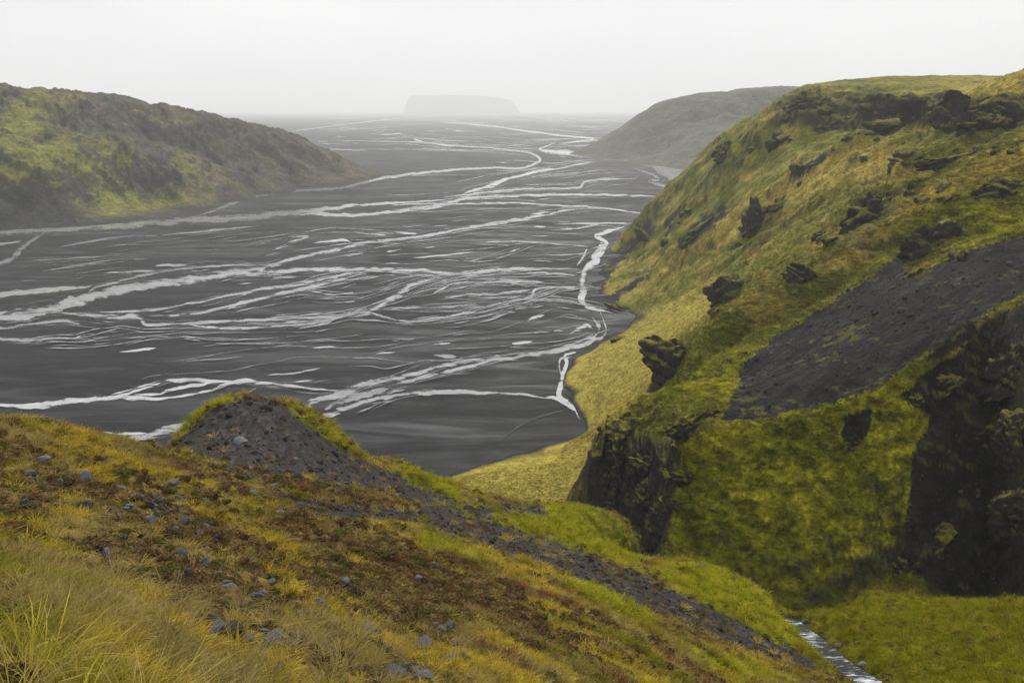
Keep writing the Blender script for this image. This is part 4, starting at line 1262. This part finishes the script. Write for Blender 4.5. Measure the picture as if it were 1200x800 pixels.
# small rocks that carry the crags on along the ridges
rk_ = np.random.default_rng(77)
ridges = [[(905,240),(940,205),(990,165)], [(950,290),(1000,262),(1045,235),(1085,210)], [(1040,262),(1090,235),(1140,212),(1195,180)], [(835,370),(880,335),(930,318)], [(785,460),(830,440),(880,408)],
          [(745,300),(790,265),(840,215),(880,175)], [(905,160),(960,160),(1030,166),(1100,172)], [(700,505),(740,478),(775,470)], [(1070,330),(1110,300),(1160,290)], [(870,300),(890,255),(905,225)], [(1120,172),(1160,178),(1195,172)]]
for L_ in ridges:
    for _ in range(7):
        k_ = rk_.integers(0, len(L_) - 1)
        t_ = rk_.random()
        x_ = L_[k_][0] * (1 - t_) + L_[k_ + 1][0] * t_ + rk_.normal(0, 5)
        y_ = L_[k_][1] * (1 - t_) + L_[k_ + 1][1] * t_ + rk_.normal(0, 4)
        w_ = 5 + 15 * rk_.random() ** 1.7
        CRAGS.append((x_, y_, w_, w_ * rk_.uniform(.5, 1.1), rk_.uniform(0, 45), 'small dark rock poking through the grass of the right valley side'))
for i, (cx, cy, w, h, tilt, lab) in enumerate(CRAGS):
    k = hit(Rpx, Rpy, RR_, cx, cy)
    c = RP.reshape(-1, 3)[k]
    mpp = np.linalg.norm(c - np.array((0, 0, CAM_H))) / F
    rg = np.random.default_rng(900 + i)
    rx, rz = w * mpp * 0.60, h * mpp * 0.56
    ry = 0.75 * min(rx, rz) + 0.25 * max(rx, rz)
    tl = math.radians(tilt)
    if h > w: tl = math.radians(tilt - 90) * 0.5 if tilt > 60 else tl * 0.5
    ca, sa = math.cos(tl), math.sin(tl)
    sz = (rx * rz) ** .5
    asp = max(rx, rz) / min(rx, rz)
    V, Fc = ICO[5 if w > 21 else 3]
    V = facet(V.copy(), 13, .34, .80, rg)
    V = V / np.abs(V).max(0)
    D0 = V / (np.linalg.norm(V, axis=1, keepdims=True) + 1e-9)
    o_ = rg.uniform(-20, 20, 3)
    u_, v_, w_ = V[:, 0] * rx / sz + o_[0], V[:, 1] * ry / sz + o_[1], V[:, 2] * rz / sz + o_[2]
    cl = ridged((u_ + .7 * v_) * 1.5 + .3 * w_, w_ * .5 - v_ * .6, 3, 71 + i)              # upright clefts
    d = -.34 * sstep(.62, .95, cl)
    d += .28 * fbm(u_ * 1.1 + v_ * .8, w_ * 1.2 - v_ * .5, 3, 72 + i)
    lv = w_ * 3.2 + 1.2 * fbm(u_ * 1.2, v_ * 1.2, 3, 73 + i)
    d += .11 * (sstep(.3, .45, lv - np.floor(lv)) - .5)                                     # ledges
    d += .16 * fbm(u_ * 4 + v_ * 3, w_ * 4 - v_ * 3, 4, 74 + i)
    V = V + D0 * d[:, None] * np.array((1, .8, .8))
    V = V * np.array((rx, ry, rz))
    V = np.stack([V[:, 0] * ca - V[:, 2] * sa, V[:, 1] + V[:, 0] * sa * 0.3, V[:, 0] * sa + V[:, 2] * ca], 1)
    Nn = vnormals(V, Fc)
    q = V + rg.uniform(-50, 50, 3)
    nn = fbm(q[:, 0] / sz * 2.4, q[:, 1] / sz * 2.4 + q[:, 2] / sz * 2, 4, 74)
    col = np.tile(ROCK * 1.15, (len(V), 1))
    col = blend(col, sstep(.0, .4, nn) * .8, np.array((.052, .046, .038)))
    col = blend(col, sstep(.42, .66, Nn[:, 2] * .7 + .75 * nn + .14 * V[:, 2] / rz), np.array((.125, .115, .018)))
    o = mesh_obj('crag', V, Fc, M_CRAG, smooth=False, attrs={'cover': ('FLOAT_COLOR', col), 'stone': ('FLOAT', np.ones(len(V)))})
    o.location = tuple(c + np.array((0, ry * 0.45, -0.16 * rz)))
    tag(o, lab, 'crag', 'small rocks on the right valley side' if lab.startswith('small dark rock poking') else 'dark crags on the right valley side')
# ================================================================== STREAM
n = len(sx)
dxy = np.gradient(np.stack([sx, sy], 1), axis=0)
dxy /= np.linalg.norm(dxy, axis=1, keepdims=True) + 1e-9
nr2 = np.stack([-dxy[:, 1], dxy[:, 0]], 1)
# carry it over the lip and down the fall
nf_ = 14
ext = np.arange(1, nf_ + 1)[:, None]
sx2 = np.concatenate([sx, sx[-1] + dxy[-1, 0] * 0.35 * ext[:, 0] ** 0.8])
sy2 = np.concatenate([sy, sy[-1] + dxy[-1, 1] * 0.35 * ext[:, 0] ** 0.8])
sz2 = np.concatenate([szz, szz[-1] - 0.16 * ext[:, 0] ** 2])
nr2 = np.vstack([nr2, np.repeat(nr2[-1:], nf_, 0)])
wv = np.concatenate([np.linspace(1.15, 0.7, n), np.full(nf_, 0.7)])
cols = np.linspace(-1, 1, 15)
t_ = np.arange(len(sx2))
PV = []
for c_ in cols:
    off = wv * (1 + 0.25 * fbm(t_ / 7.0, t_ * 0 + (3.3 if c_ < 0 else 8.1), 3, 91)) * c_
    x_, y_ = sx2 + nr2[:, 0] * off, sy2 + nr2[:, 1] * off
    z_ = sz2 - 0.46 + 0.10 * fbm(x_ * 2.2, y_ * 2.2, 4, 92) + 0.06 * c_ * c_
    PV.append(np.stack([x_, y_, z_], -1))
PV = np.stack(PV, 1)
ms, ts, bs = mat_new('stream_water')
gs = nnode(ts, 'ShaderNodeNewGeometry')
mp = nnode(ts, 'ShaderNodeMapping')
mp.inputs['Rotation'].default_value = (0, 0, math.radians(-60))
mp.inputs['Scale'].default_value = (0.35, 1.3, 0.6)
ts.links.new(gs.outputs['Position'], mp.inputs[0])
w1 = tex_noise(ts, 1.3, 7, 0.7, mp.outputs[0], 1.0)
cw = mixc(ts, maprange(ts, w1, 0.52, 0.70, 0, 1), (.030, .034, .040), (.62, .65, .68))
ts.links.new(cw, bs.inputs['Base Color'])
ts.links.new(maprange(ts, w1, 0.5, 0.62, 0.1, 0.6), bs.inputs['Roughness'])
bs.inputs['IOR'].default_value = 1.33
stream = mesh_obj('stream', PV.reshape(-1, 3), grid_faces(len(sx2), len(cols)), ms)
tag(stream, 'small white-flecked stream running over the lip into the gorge', 'stream', kind='structure')

# ================================================================== LOOSE ROCKS
def rock_mat(name, base, lich):
    m, t, b = mat_new(name)
    tc = nnode(t, 'ShaderNodeTexCoord')
    n1 = tex_noise(t, 9.0, 6, 0.65, tc.outputs['Object'])
    n2 = tex_noise(t, 30.0, 5, 0.7, tc.outputs['Object'])
    c = mixc(t, maprange(t, n1, .35, .65, 0, 1), tuple(np.array(base) * .6), base)
    c = mixc(t, maprange(t, n2, .56, .68, 0, .7), c, lich)
    t.links.new(c, b.inputs['Base Color'])
    b.inputs['Roughness'].default_value = .9
    b.inputs['Specular IOR Level'].default_value = .2
    bp = nnode(t, 'ShaderNodeBump')
    bp.inputs['Distance'].default_value = .012
    t.links.new(n2, bp.inputs['Height'])
    t.links.new(bp.outputs[0], b.inputs['Normal'])
    return m
M_ROCK = [rock_mat('grey_stone', (.15, .145, .150), (.26, .26, .25)), rock_mat('dark_stone', (.070, .062, .060), (.15, .14, .13)), rock_mat('bluish_stone', (.12, .125, .14), (.24, .24, .24))]

def rock_mesh(seed, sub=3):
    rg = np.random.default_rng(seed)
    V, Fc = ICO[sub]
    V = facet(V.copy(), 16, .55, .92, rg)
    V = V + 0.08 * V * fbm(V[:, 0] * 2 + seed, V[:, 1] * 2 + V[:, 2], 3, seed)[:, None]
    V = V / np.abs(V).max(0) * np.array((1, rg.uniform(.65, .95), rg.uniform(.45, .75)))
    me = bpy.data.meshes.new('rock')
    me.from_pydata([tuple(v) for v in V], [], [tuple(int(i) for i in f) for f in Fc])
    me.materials.append(M_ROCK[seed % 3])
    return me
ROCKM = [rock_mesh(s) for s in range(40, 52)]

def put_rock(px, py, wpx, label, group, j, name='rock'):
    k = hit(FPX, FPY, FR, px, py)
    if k is None:
        return
    p = FP.reshape(-1, 3)[k]
    s = wpx * 0.54 * np.linalg.norm(p - np.array((0, 0, CAM_H))) / F
    o = bpy.data.objects.new(name, ROCKM[j % len(ROCKM)])
    o.location = tuple(p + np.array((0, 0, 0.16 * s)))
    o.scale = (s, s, s)
    rg = np.random.default_rng(j)
    o.rotation_euler = (rg.uniform(-.3, .3), rg.uniform(-.3, .3), rg.uniform(0, 6.28))
    COL.objects.link(o)
    tag(o, label, 'rock', group)
    return o

ROCKS = [
 (272,742,30,'largest pale grey stone in the stony patch beside the tall grass'),
 (252,738,24,'grey stone just left of the largest pale stone in the stony patch'),
 (292,748,20,'rounded grey stone right of the largest pale stone in the stony patch'),
 (212,652,20,'dark bluish stone alone in the middle of the left slope'),
 (240,660,16,'small pale flat stone right of the dark bluish stone'),
 (168,690,26,'wide grey stone at the upper end of the stony patch'),
 (190,698,22,'grey stone below the wide stone at the upper end of the patch'),
 (190,714,20,'grey stone half way down the left edge of the stony patch'),
 (222,720,20,'grey stone in the middle of the stony patch'),
 (248,726,22,'dark grey stone above the largest pale stone in the stony patch'),
 (320,748,26,'brownish grey stone between the tall grass and the bottom edge'),
 (345,758,20,'grey stone right of the brownish stone near the bottom'),
 (328,786,24,'pale stone at the bottom edge among grass tufts'),
 (498,760,24,'grey stone left of a pair above the bare earth near the bottom'),
 (525,772,24,'grey stone right of a pair above the bare earth near the bottom'),
 (545,772,16,'small pale stone at the right end of the pair near the bottom'),
 (462,790,28,'broad dark stone at the bottom edge in bare earth'),
 (500,795,26,'dark stone at the bottom edge right of the broad one'),
 (363,686,16,'small grey stone above the brown heather near the middle'),
 (405,684,18,'grey stone in brown heather right of the small one'),
 (372,708,20,'pale grey stone in the brown heather patch below two small stones'),
 (310,722,18,'small blue grey stone at the right edge of the stony patch'),
 (300,700,16,'small dark stone at the upper right edge of the stony patch'),
 (430,738,20,'flat grey stone left of the heather bank low in the middle'),
 (440,745,18,'dark green stained stone beside the flat grey stone'),
 (100,560,18,'grey stone low in the hollow of the upper left slope'),
 (48,540,18,'dark stone sunk in turf near the upper left ridge'),
 (100,597,20,'grey stone in the turf below the upper left ridge'),
 (140,575,16,'dark stone in the turf right of the upper left hollow'),
 (175,610,16,'small grey stone on the turf above the dark bluish stone'),
 (240,590,14,'small grey stone in the turf below the knoll on the left'),
 (225,600,14,'small pale stone in turf left below the knoll'),
 (280,517,17,'pale boulder in the middle of the gravel knoll'),
 (292,521,9,'dark block right beside the pale boulder on the knoll'),
 (318,535,8,'flat dark stone low on the gravel knoll'),
 (348,538,9,'small dark stone at the right foot of the gravel knoll'),
 (265,480,7,'small stone high on the left of the gravel knoll'),
]
for j, (x_, y_, w_, lab) in enumerate(ROCKS):
    put_rock(x_, y_, w_, lab, 'loose stones on the near hillside', j)
rs = np.random.default_rng(5)
cnt = 0
while cnt < 170:
    x_, y_ = rs.uniform(30, 620), rs.uniform(540, 798)
    if look(f_st, np.array(x_), np.array(y_)) * 0.85 + 0.1 < rs.random() or look(f_tall, np.array(x_), np.array(y_)) > .4:
        continue
    if min(abs(x_ - r_[0]) + abs(y_ - r_[1]) for r_ in ROCKS) < 14:
        continue
    put_rock(x_, y_, 4.5 + 9 * rs.random() ** 2.2, 'small grey stone scattered among turf and heather on the near slope', 'small stones scattered in the turf', 100 + cnt)
    cnt += 1
BOUL = [(968,748,12,'dark boulder at the left edge of the stream below the lip'), (985,757,10,'wet boulder in the middle of the stream'), (1012,778,13,'dark boulder in the stream near the bottom'), (945,728,8,'small wet boulder just above the stream lip'), (1000,792,12,'dark boulder at the lower left bank of the stream')]
for j, (x_, y_, w_, lab) in enumerate(BOUL):
    put_rock(x_, y_, w_, lab, 'boulders in the stream', 13 + 3 * j, 'boulder')

# ================================================================== PLANTS AND GRAVEL (scattered by geometry nodes)
def strip(base, dirv, L, w, bend, seg, rg):
    # one curved blade as a tapered strip
    side = np.cross(dirv, (0, 0, 1)); side /= np.linalg.norm(side) + 1e-9
    out = np.array((dirv[0], dirv[1], 0)); out /= np.linalg.norm(out) + 1e-9
    V, Fc = [], []
    for k in range(seg + 1):
        u = k / seg
        p = base + dirv * L * u + out * bend * L * u * u - np.array((0, 0, 1)) * bend * 0.55 * L * u * u * u
        ww = w * (1 - u) ** 0.7 * 0.5
        V += [p - side * ww, p + side * ww]
    for k in range(seg):
        Fc.append((2 * k, 2 * k + 1, 2 * k + 3, 2 * k + 2))
    return V, Fc

def tuft_mesh(name, seed, nb, spread, lean, w, bend, mat, seg=3, hvar=.4):
    rg = np.random.default_rng(seed)
    VV, FF = [], []
    for _ in range(nb):
        a = rg.uniform(0, 6.28)
        r = spread * math.sqrt(rg.random())
        ln = abs(rg.normal(0, lean)) + .08
        a2 = a + rg.normal(0, .7)
        d = np.array((math.cos(a2) * math.sin(ln), math.sin(a2) * math.sin(ln), math.cos(ln)))
        V, Fc = strip(np.array((r * math.cos(a), r * math.sin(a), -.06)), d, rg.uniform(1 - hvar, 1), w * rg.uniform(.6, 1.3), bend * rg.uniform(.3, 1.6), seg, rg)
        o_ = len(VV)
        VV += V
        FF += [tuple(i + o_ for i in f) for f in Fc]
    me = bpy.data.meshes.new(name)
    me.from_pydata([tuple(map(float, v)) for v in VV], [], FF)
    me.polygons.foreach_set('use_smooth', np.ones(len(me.polygons), bool))
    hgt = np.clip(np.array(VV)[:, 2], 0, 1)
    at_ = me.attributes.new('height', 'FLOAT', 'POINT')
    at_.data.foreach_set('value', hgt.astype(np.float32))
    me.materials.append(mat)
    return bpy.data.objects.new(name, me)

def clump_mesh(name, seed, n, mat):
    # low heather cushion: many small leaf faces through a flattened dome
    rg = np.random.default_rng(seed)
    VV, FF = [], []
    for _ in range(n):
        d = rg.normal(size=3); d[2] = abs(d[2]); d /= np.linalg.norm(d)
        p = d * np.array((.5, .5, .42)) * rg.uniform(.55, 1.0)
        u = rg.normal(size=3); u /= np.linalg.norm(u)
        v = np.cross(u, d); v /= np.linalg.norm(v) + 1e-9
        s = rg.uniform(.05, .12)
        o_ = len(VV)
        VV += [p - u * s, p + v * s * .6, p + u * s * 1.2, p - v * s * .6]
        FF.append((o_, o_ + 1, o_ + 2, o_ + 3))
    me = bpy.data.meshes.new(name)
    me.from_pydata([tuple(map(float, v)) for v in VV], [], FF)
    at_ = me.attributes.new('height', 'FLOAT', 'POINT')
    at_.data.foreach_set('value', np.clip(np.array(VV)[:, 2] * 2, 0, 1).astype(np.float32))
    me.materials.append(mat)
    return bpy.data.objects.new(name, me)

def leaf_mat(name, trans):
    m, t, b = mat_new(name)
    tint = attr(t, 'tint', 'INSTANCER').outputs['Color']
    hg = attr(t, 'height').outputs['Fac']
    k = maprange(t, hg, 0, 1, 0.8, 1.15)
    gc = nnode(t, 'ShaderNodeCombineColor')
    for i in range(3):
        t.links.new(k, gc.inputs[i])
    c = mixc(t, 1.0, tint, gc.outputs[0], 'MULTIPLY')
    t.links.new(c, b.inputs['Base Color'])
    b.inputs['Roughness'].default_value = .8
    b.inputs['Specular IOR Level'].default_value = .02
    tr = nnode(t, 'ShaderNodeBsdfTranslucent')
    t.links.new(c, tr.inputs[0])
    mx_ = nnode(t, 'ShaderNodeMixShader')
    mx_.inputs[0].default_value = trans
    t.links.new(b.outputs[0], mx_.inputs[1])
    t.links.new(tr.outputs[0], mx_.inputs[2])
    t.links.new(mx_.outputs[0], t.nodes['Material Output'].inputs['Surface'])
    return m
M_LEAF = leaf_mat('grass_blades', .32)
M_PEB = leaf_mat('gravel_stones', 0.0)

def coll(name, objs):
    c = bpy.data.collections.new(name)
    for o in objs:
        c.objects.link(o)
    return c
def pebble(seed):
    me = rock_mesh(seed, 2).copy()
    me.materials.clear(); me.materials.append(M_PEB)
    return bpy.data.objects.new('pebble_shape', me)
K_TALL = coll('tall_grass_shapes', [tuft_mesh('tall_tuft', 20 + i, 34, .2, .40, .020, .6, M_LEAF, 5) for i in range(5)])
K_SHORT = coll('short_grass_shapes', [tuft_mesh('short_tuft', 30 + i, 34, .42, .55, .055, .5, M_LEAF, 3) for i in range(5)])
K_CLUMP = coll('heather_shapes', [clump_mesh('heather_clump', 40 + i, 120, M_LEAF) for i in range(4)])
K_FAR = coll('tussock_shapes', [tuft_mesh('tussock', 50 + i, 26, .5, .7, .12, .5, M_LEAF, 2) for i in range(5)])
K_PEB = coll('pebble_shapes', [pebble(60 + i) for i in range(5)])

def scatter(name, label, pts, scl, rot, tint, kcol, cat):
    me = bpy.data.meshes.new(name)
    me.vertices.add(len(pts))
    me.vertices.foreach_set('co', np.asarray(pts, np.float32).ravel())
    for nm, typ, arr, key in (('size', 'FLOAT_VECTOR', scl, 'vector'), ('turn', 'FLOAT_VECTOR', rot, 'vector'), ('tint', 'FLOAT_COLOR', np.hstack([tint, np.ones((len(tint), 1))]), 'color')):
        a_ = me.attributes.new(nm, typ, 'POINT')
        a_.data.foreach_set(key, np.asarray(arr, np.float32).ravel())
    o = bpy.data.objects.new(name, me)
    COL.objects.link(o)
    ng = bpy.data.node_groups.new(name + '_nodes', 'GeometryNodeTree')
    ng.interface.new_socket('Geometry', in_out='INPUT', socket_type='NodeSocketGeometry')
    ng.interface.new_socket('Geometry', in_out='OUTPUT', socket_type='NodeSocketGeometry')
    gi, go = ng.nodes.new('NodeGroupInput'), ng.nodes.new('NodeGroupOutput')
    ip = ng.nodes.new('GeometryNodeInstanceOnPoints')
    ci = ng.nodes.new('GeometryNodeCollectionInfo')
    ci.inputs[0].default_value = kcol
    ci.inputs['Separate Children'].default_value = True
    ip.inputs['Pick Instance'].default_value = True
    def na(nm):
        q = ng.nodes.new('GeometryNodeInputNamedAttribute')
        q.data_type = 'FLOAT_VECTOR'
        q.inputs[0].default_value = nm
        return q.outputs[0]
    e2r = ng.nodes.new('FunctionNodeEulerToRotation')
    ng.links.new(na('turn'), e2r.inputs[0])
    ri = ng.nodes.new('FunctionNodeRandomValue'); ri.data_type = 'INT'
    ri.inputs[4].default_value = 0; ri.inputs[5].default_value = 7
    ng.links.new(gi.outputs[0], ip.inputs['Points'])
    ng.links.new(ci.outputs[0], ip.inputs['Instance'])
    ng.links.new(ri.outputs[2], ip.inputs['Instance Index'])
    ng.links.new(e2r.outputs[0], ip.inputs['Rotation'])
    ng.links.new(na('size'), ip.inputs['Scale'])
    ng.links.new(ip.outputs[0], go.inputs[0])
    md = o.modifiers.new('scatter', 'NODES')
    md.node_group = ng
    tag(o, label, cat, kind='stuff')
    return o

def pick(Pg, Cg, Rg, PXg, PYg, n, r0, r1, wfun, seed, marg=60):
    rg = np.random.default_rng(seed)
    nr_, na_ = Rg.shape
    rows = np.where((Rg[:, 0] > r0) & (Rg[:, 0] < r1))[0]
    i = rg.integers(rows[0], rows[-1], n)
    j = rg.integers(0, na_ - 1, n)
    fu, fv = rg.random(n)[:, None], rg.random(n)[:, None]
    p = (Pg[i, j] * (1 - fu) + Pg[i, j + 1] * fu) * (1 - fv) + (Pg[i + 1, j] * (1 - fu) + Pg[i + 1, j + 1] * fu) * fv
    px, py = PXg[i, j], PYg[i, j]
    ok = (px > -marg * 2) & (px < 1200 + marg * 2) & (py > 40) & (py < 800 + marg * 4)
    ok &= rg.random(n) < wfun(i, j, px, py)
    return p[ok], Cg[i, j][ok], Rg[i, j][ok], px[ok], py[ok], rg

CF = C_bright
# ---- heath grass on the near hillside
patch = .45 * fbm(b / 1.9, a / 0.8, 4, 701) + .6 * fbm(b / 8, a / 2.4, 3, 702) + .5 * fbm(b / .75, a / .45, 3, 703)
hueA = fbm(b / 6, a / 2.2, 4, 711) + .3 * fbm(X / .8, Y / .8, 3, 713)
hueB = fbm(b / 5, a / 2.6, 4, 712) + .3 * fbm(X / .7, Y / .7, 3, 714)
def w_short(i, j, px, py):
    r = FR[i, j]
    v = look(f_gv, px, py)
    gn_ = look(f_gn, px, py)
    return np.clip(r / 14, .10, 1) * np.clip(.22 + 2.4 * patch[i, j] + .7 * gn_ - .35 * look(f_br, px, py) - .45 * look(f_st, px, py) * (px < 360), .03, 1) * (1 - .95 * v) * (FN[i, j, 2] > .35)
p_, c_, r_, x_, y_, rg = pick(FP, np.concatenate([CF, hueA[..., None], hueB[..., None], patch[..., None]], -1), FR, FPX, FPY, 330000, 1.6, 105, w_short, 1)
n_ = len(p_)
hA, hB, pt = c_[:, 3:4], c_[:, 4:5], c_[:, 5:6]
gm_ = look(f_gn, x_, y_)[:, None]
gold, straw, rust, grn = np.array((.42, .31, .035)), np.array((.38, .29, .085)), np.array((.19, .095, .035)), np.array((.20, .19, .018))
col_ = np.where(hA > .05, gold, np.where(hA > -.22, straw * .8, rust))
col_ = np.where(hB > .24, grn, col_)
col_ = col_ * (1 - gm_) + np.where(rg.random((n_, 1)) < .7, np.array((.30, .30, .014)), np.array((.42, .36, .028))) * gm_
base = col_ * rg.uniform(.4, 1.4, (n_, 1)) * (1 + .5 * np.clip(pt, -.5, .5))
s_ = np.clip(.055 + .0075 * r_, .07, .42) * rg.uniform(.6, 1.35, n_)
rot = np.stack([rg.normal(0, .2, n_), rg.normal(0, .2, n_), rg.uniform(0, 6.28, n_)], 1)
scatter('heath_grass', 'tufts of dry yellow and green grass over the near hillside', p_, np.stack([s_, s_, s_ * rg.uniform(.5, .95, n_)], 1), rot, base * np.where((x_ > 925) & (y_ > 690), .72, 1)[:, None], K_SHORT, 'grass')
# ---- brown heather cushions
def w_hea(i, j, px, py):
    r = FR[i, j]
    return np.clip(r / 14, .12, 1) * np.clip(.25 + .6 * look(f_br, px, py) - 1.2 * patch[i, j] - .25 * look(f_st, px, py), .02, 1) * (1 - .85 * look(f_gv, px, py)) * (1 - .7 * look(f_gn, px, py))
p_, c_, r_, x_, y_, rg = pick(FP, CF, FR, FPX, FPY, 110000, 1.8, 80, w_hea, 2)
n_ = len(p_)
hue = rg.random((n_, 1))
base = np.where(hue < .5, np.array((.100, .060, .030)), np.where(hue < .8, np.array((.17, .115, .045)), np.array((.075, .078, .020)))) * rg.uniform(.7, 1.5, (n_, 1))
s_ = np.clip(.07 + .010 * r_, .08, .5) * rg.uniform(.6, 1.4, n_)
rot = np.stack([rg.normal(0, .2, n_), rg.normal(0, .2, n_), rg.uniform(0, 6.28, n_)], 1)
scatter('heather', 'low brown heather cushions over the near hillside', p_, np.stack([s_, s_, s_ * .7], 1), rot, base, K_CLUMP, 'heather')
# ---- tall grass at the camera's feet
def w_tall(i, j, px, py):
    return look(f_tall, px, np.minimum(py, 1100)) * np.clip(.45 + 1.5 * patch[i, j], .06, 1)
p_, c_, r_, x_, y_, rg = pick(FP, CF, FR, FPX, FPY, 5200, 1.1, 6, w_tall, 3, 120)
n_ = len(p_)
t_ = rg.random((n_, 1))
base = np.where(t_ < .45, np.array((.44, .35, .045)), np.where(t_ < .75, np.array((.27, .26, .025)), np.array((.50, .38, .13)))) * rg.uniform(.7, 1.15, (n_, 1))
s_ = rg.uniform(.11, .28, n_) * (.6 + .5 * look(f_tall, x_, np.minimum(y_, 1100)))
rot = np.stack([rg.normal(0, .22, n_), rg.normal(.12, .22, n_), rg.uniform(0, 6.28, n_)], 1)
scatter('tall_grass', 'tall pale grass bending in the near left corner', p_, np.stack([s_, s_, s_], 1), rot, base, K_TALL, 'grass')
# ---- a few long dry stalks between the stones
def w_st(i, j, px, py):
    return np.where((py > 690) & (px < 700), .8, .1) * (look(f_tall, px, py) < .5)
p_, c_, r_, x_, y_, rg = pick(FP, CF, FR, FPX, FPY, 2600, 2.2, 13, w_st, 4)
n_ = len(p_)
s_ = rg.uniform(.12, .30, n_)
rot = np.stack([rg.normal(0, .2, n_), rg.normal(.1, .2, n_), rg.uniform(0, 6.28, n_)], 1)
scatter('dry_grass', 'thin dry grass stalks between the near stones', p_, np.stack([s_ * .8, s_ * .8, s_], 1), rot, np.array((.38, .29, .11)) * rg.uniform(.6, 1.1, (n_, 1)), K_TALL, 'grass')
# ---- gravel on the knoll and the scree bands
def w_pb(i, j, px, py):
    return np.clip(look(f_gv, px, py) * .9 + .12 * look(f_st, px, py), 0, 1)
p_, c_, r_, x_, y_, rg = pick(FP, CF, FR, FPX, FPY, 130000, 4, 95, w_pb, 6)
n_ = len(p_)
s_ = np.clip(.0008 * r_ * np.exp(rg.normal(0, .8, n_)), .005, .4)
rot = rg.uniform(0, 6.28, (n_, 3))
g_ = rg.uniform(.5, 1.9, (n_, 1)) * np.array((.056, .051, .050)) + np.array((.012, .004, 0)) * rg.random((n_, 1))
scatter('gravel', 'loose dark gravel on the knoll and scree bands', p_, np.stack([s_, s_, s_], 1), rot, g_, K_PEB, 'gravel')
# ---- bluish rubble in the stony patches
def w_rb(i, j, px, py):
    return np.clip(look(f_st, px, py) * sstep(-.05, .25, -patch[i, j]), 0, 1)
p_, c_, r_, x_, y_, rg = pick(FP, CF, FR, FPX, FPY, 26000, 2.6, 40, w_rb, 16)
n_ = len(p_)
s_ = np.clip(.0042 * r_ * np.exp(rg.normal(0, .5, n_)), .012, .2)
g_ = rg.uniform(.6, 1.7, (n_, 1)) * np.array((.085, .083, .092))
scatter('rubble', 'bluish grey rubble lying in stony patches of the near slope', p_, np.stack([s_, s_, s_ * .7], 1), rg.uniform(0, 6.28, (n_, 3)), g_, K_PEB, 'rubble')
# ---- tussocks on the gorge spurs
RA = np.broadcast_to(np.exp(np.linspace(math.log(52), math.log(1150), RP.shape[0]))[:, None], RP.shape[:2])
RN = grid_normals(RP)
RC_, RS_ = o_cover['valley_side']
def w_far(i, j, px, py):
    return np.clip(1 - 1.15 * RS_[i, j], 0, 1) * (RN[i, j, 2] > .3) * (RP[i, j, 2] > 3) * np.where(look(mk_gn, px, py) > .4, 1, .75) * np.clip((760 - RA[i, j]) / 400, 0, 1)
p_, c_, r_, x_, y_, rg = pick(RP, RC_, RA, Rpx, Rpy, 380000, 75, 760, w_far, 7, 20)
n_ = len(p_)
s_ = np.clip(.0042 * r_, .35, 1.5) * rg.uniform(.55, 1.3, n_) * (1 - .5 * look(mk_yc, x_, y_))
rot = np.stack([rg.normal(0, .25, n_), rg.normal(0, .25, n_), rg.uniform(0, 6.28, n_)], 1)
base = c_ * rg.uniform(.5, 2.3, (n_, 1))
scatter('hillside_tussocks', 'mossy tussocks covering the spurs and the gorge side', p_, np.stack([s_, s_, s_ * .62], 1), rot, base, K_FAR, 'moss')
# ---- stones on the scree of the valley side
def w_scr(i, j, px, py):
    return look(mk_gv, px, py) * .6
p_, c_, r_, x_, y_, rg = pick(RP, RC_, RA, Rpx, Rpy, 130000, 75, 320, w_scr, 8, 20)
n_ = len(p_)
s_ = np.clip(.00042 * r_ * np.exp(rg.normal(0, .85, n_)), .02, 1.4)
g_ = rg.uniform(.8, 3.4, (n_, 1)) * np.array((.030, .028, .028))
scatter('scree_stones', 'loose dark stones lying over the scree on the valley side', p_, np.stack([s_, s_, s_], 1), rg.uniform(0, 6.28, (n_, 3)), g_, K_PEB, 'scree')
# ================================================================== HAZE
mh = bpy.data.materials.new('haze')
mh.use_nodes = True
th = mh.node_tree
th.nodes.clear()
ho = th.nodes.new('ShaderNodeOutputMaterial')
hv = th.nodes.new('ShaderNodeVolumePrincipled')
hv.inputs['Color'].default_value = (0.995, 0.997, 1.0, 1)
hv.inputs['Density'].default_value = 0.00008
hv.inputs['Anisotropy'].default_value = 0.0
th.links.new(hv.outputs[0], ho.inputs['Volume'])
B, zb, zt = 43000.0, -2.0, 585.0
hz = mesh_obj('haze', [(-B, -600, zb), (B, -600, zb), (B, B, zb), (-B, B, zb), (-B, -600, zt), (B, -600, zt), (B, B, zt), (-B, B, zt)],
              [(3, 2, 1, 0), (4, 5, 6, 7), (0, 1, 5, 4), (1, 2, 6, 5), (2, 3, 7, 6), (3, 0, 4, 7)], mh, smooth=False)
tag(hz, 'thin pale haze filling the valley air', 'haze', kind='stuff')
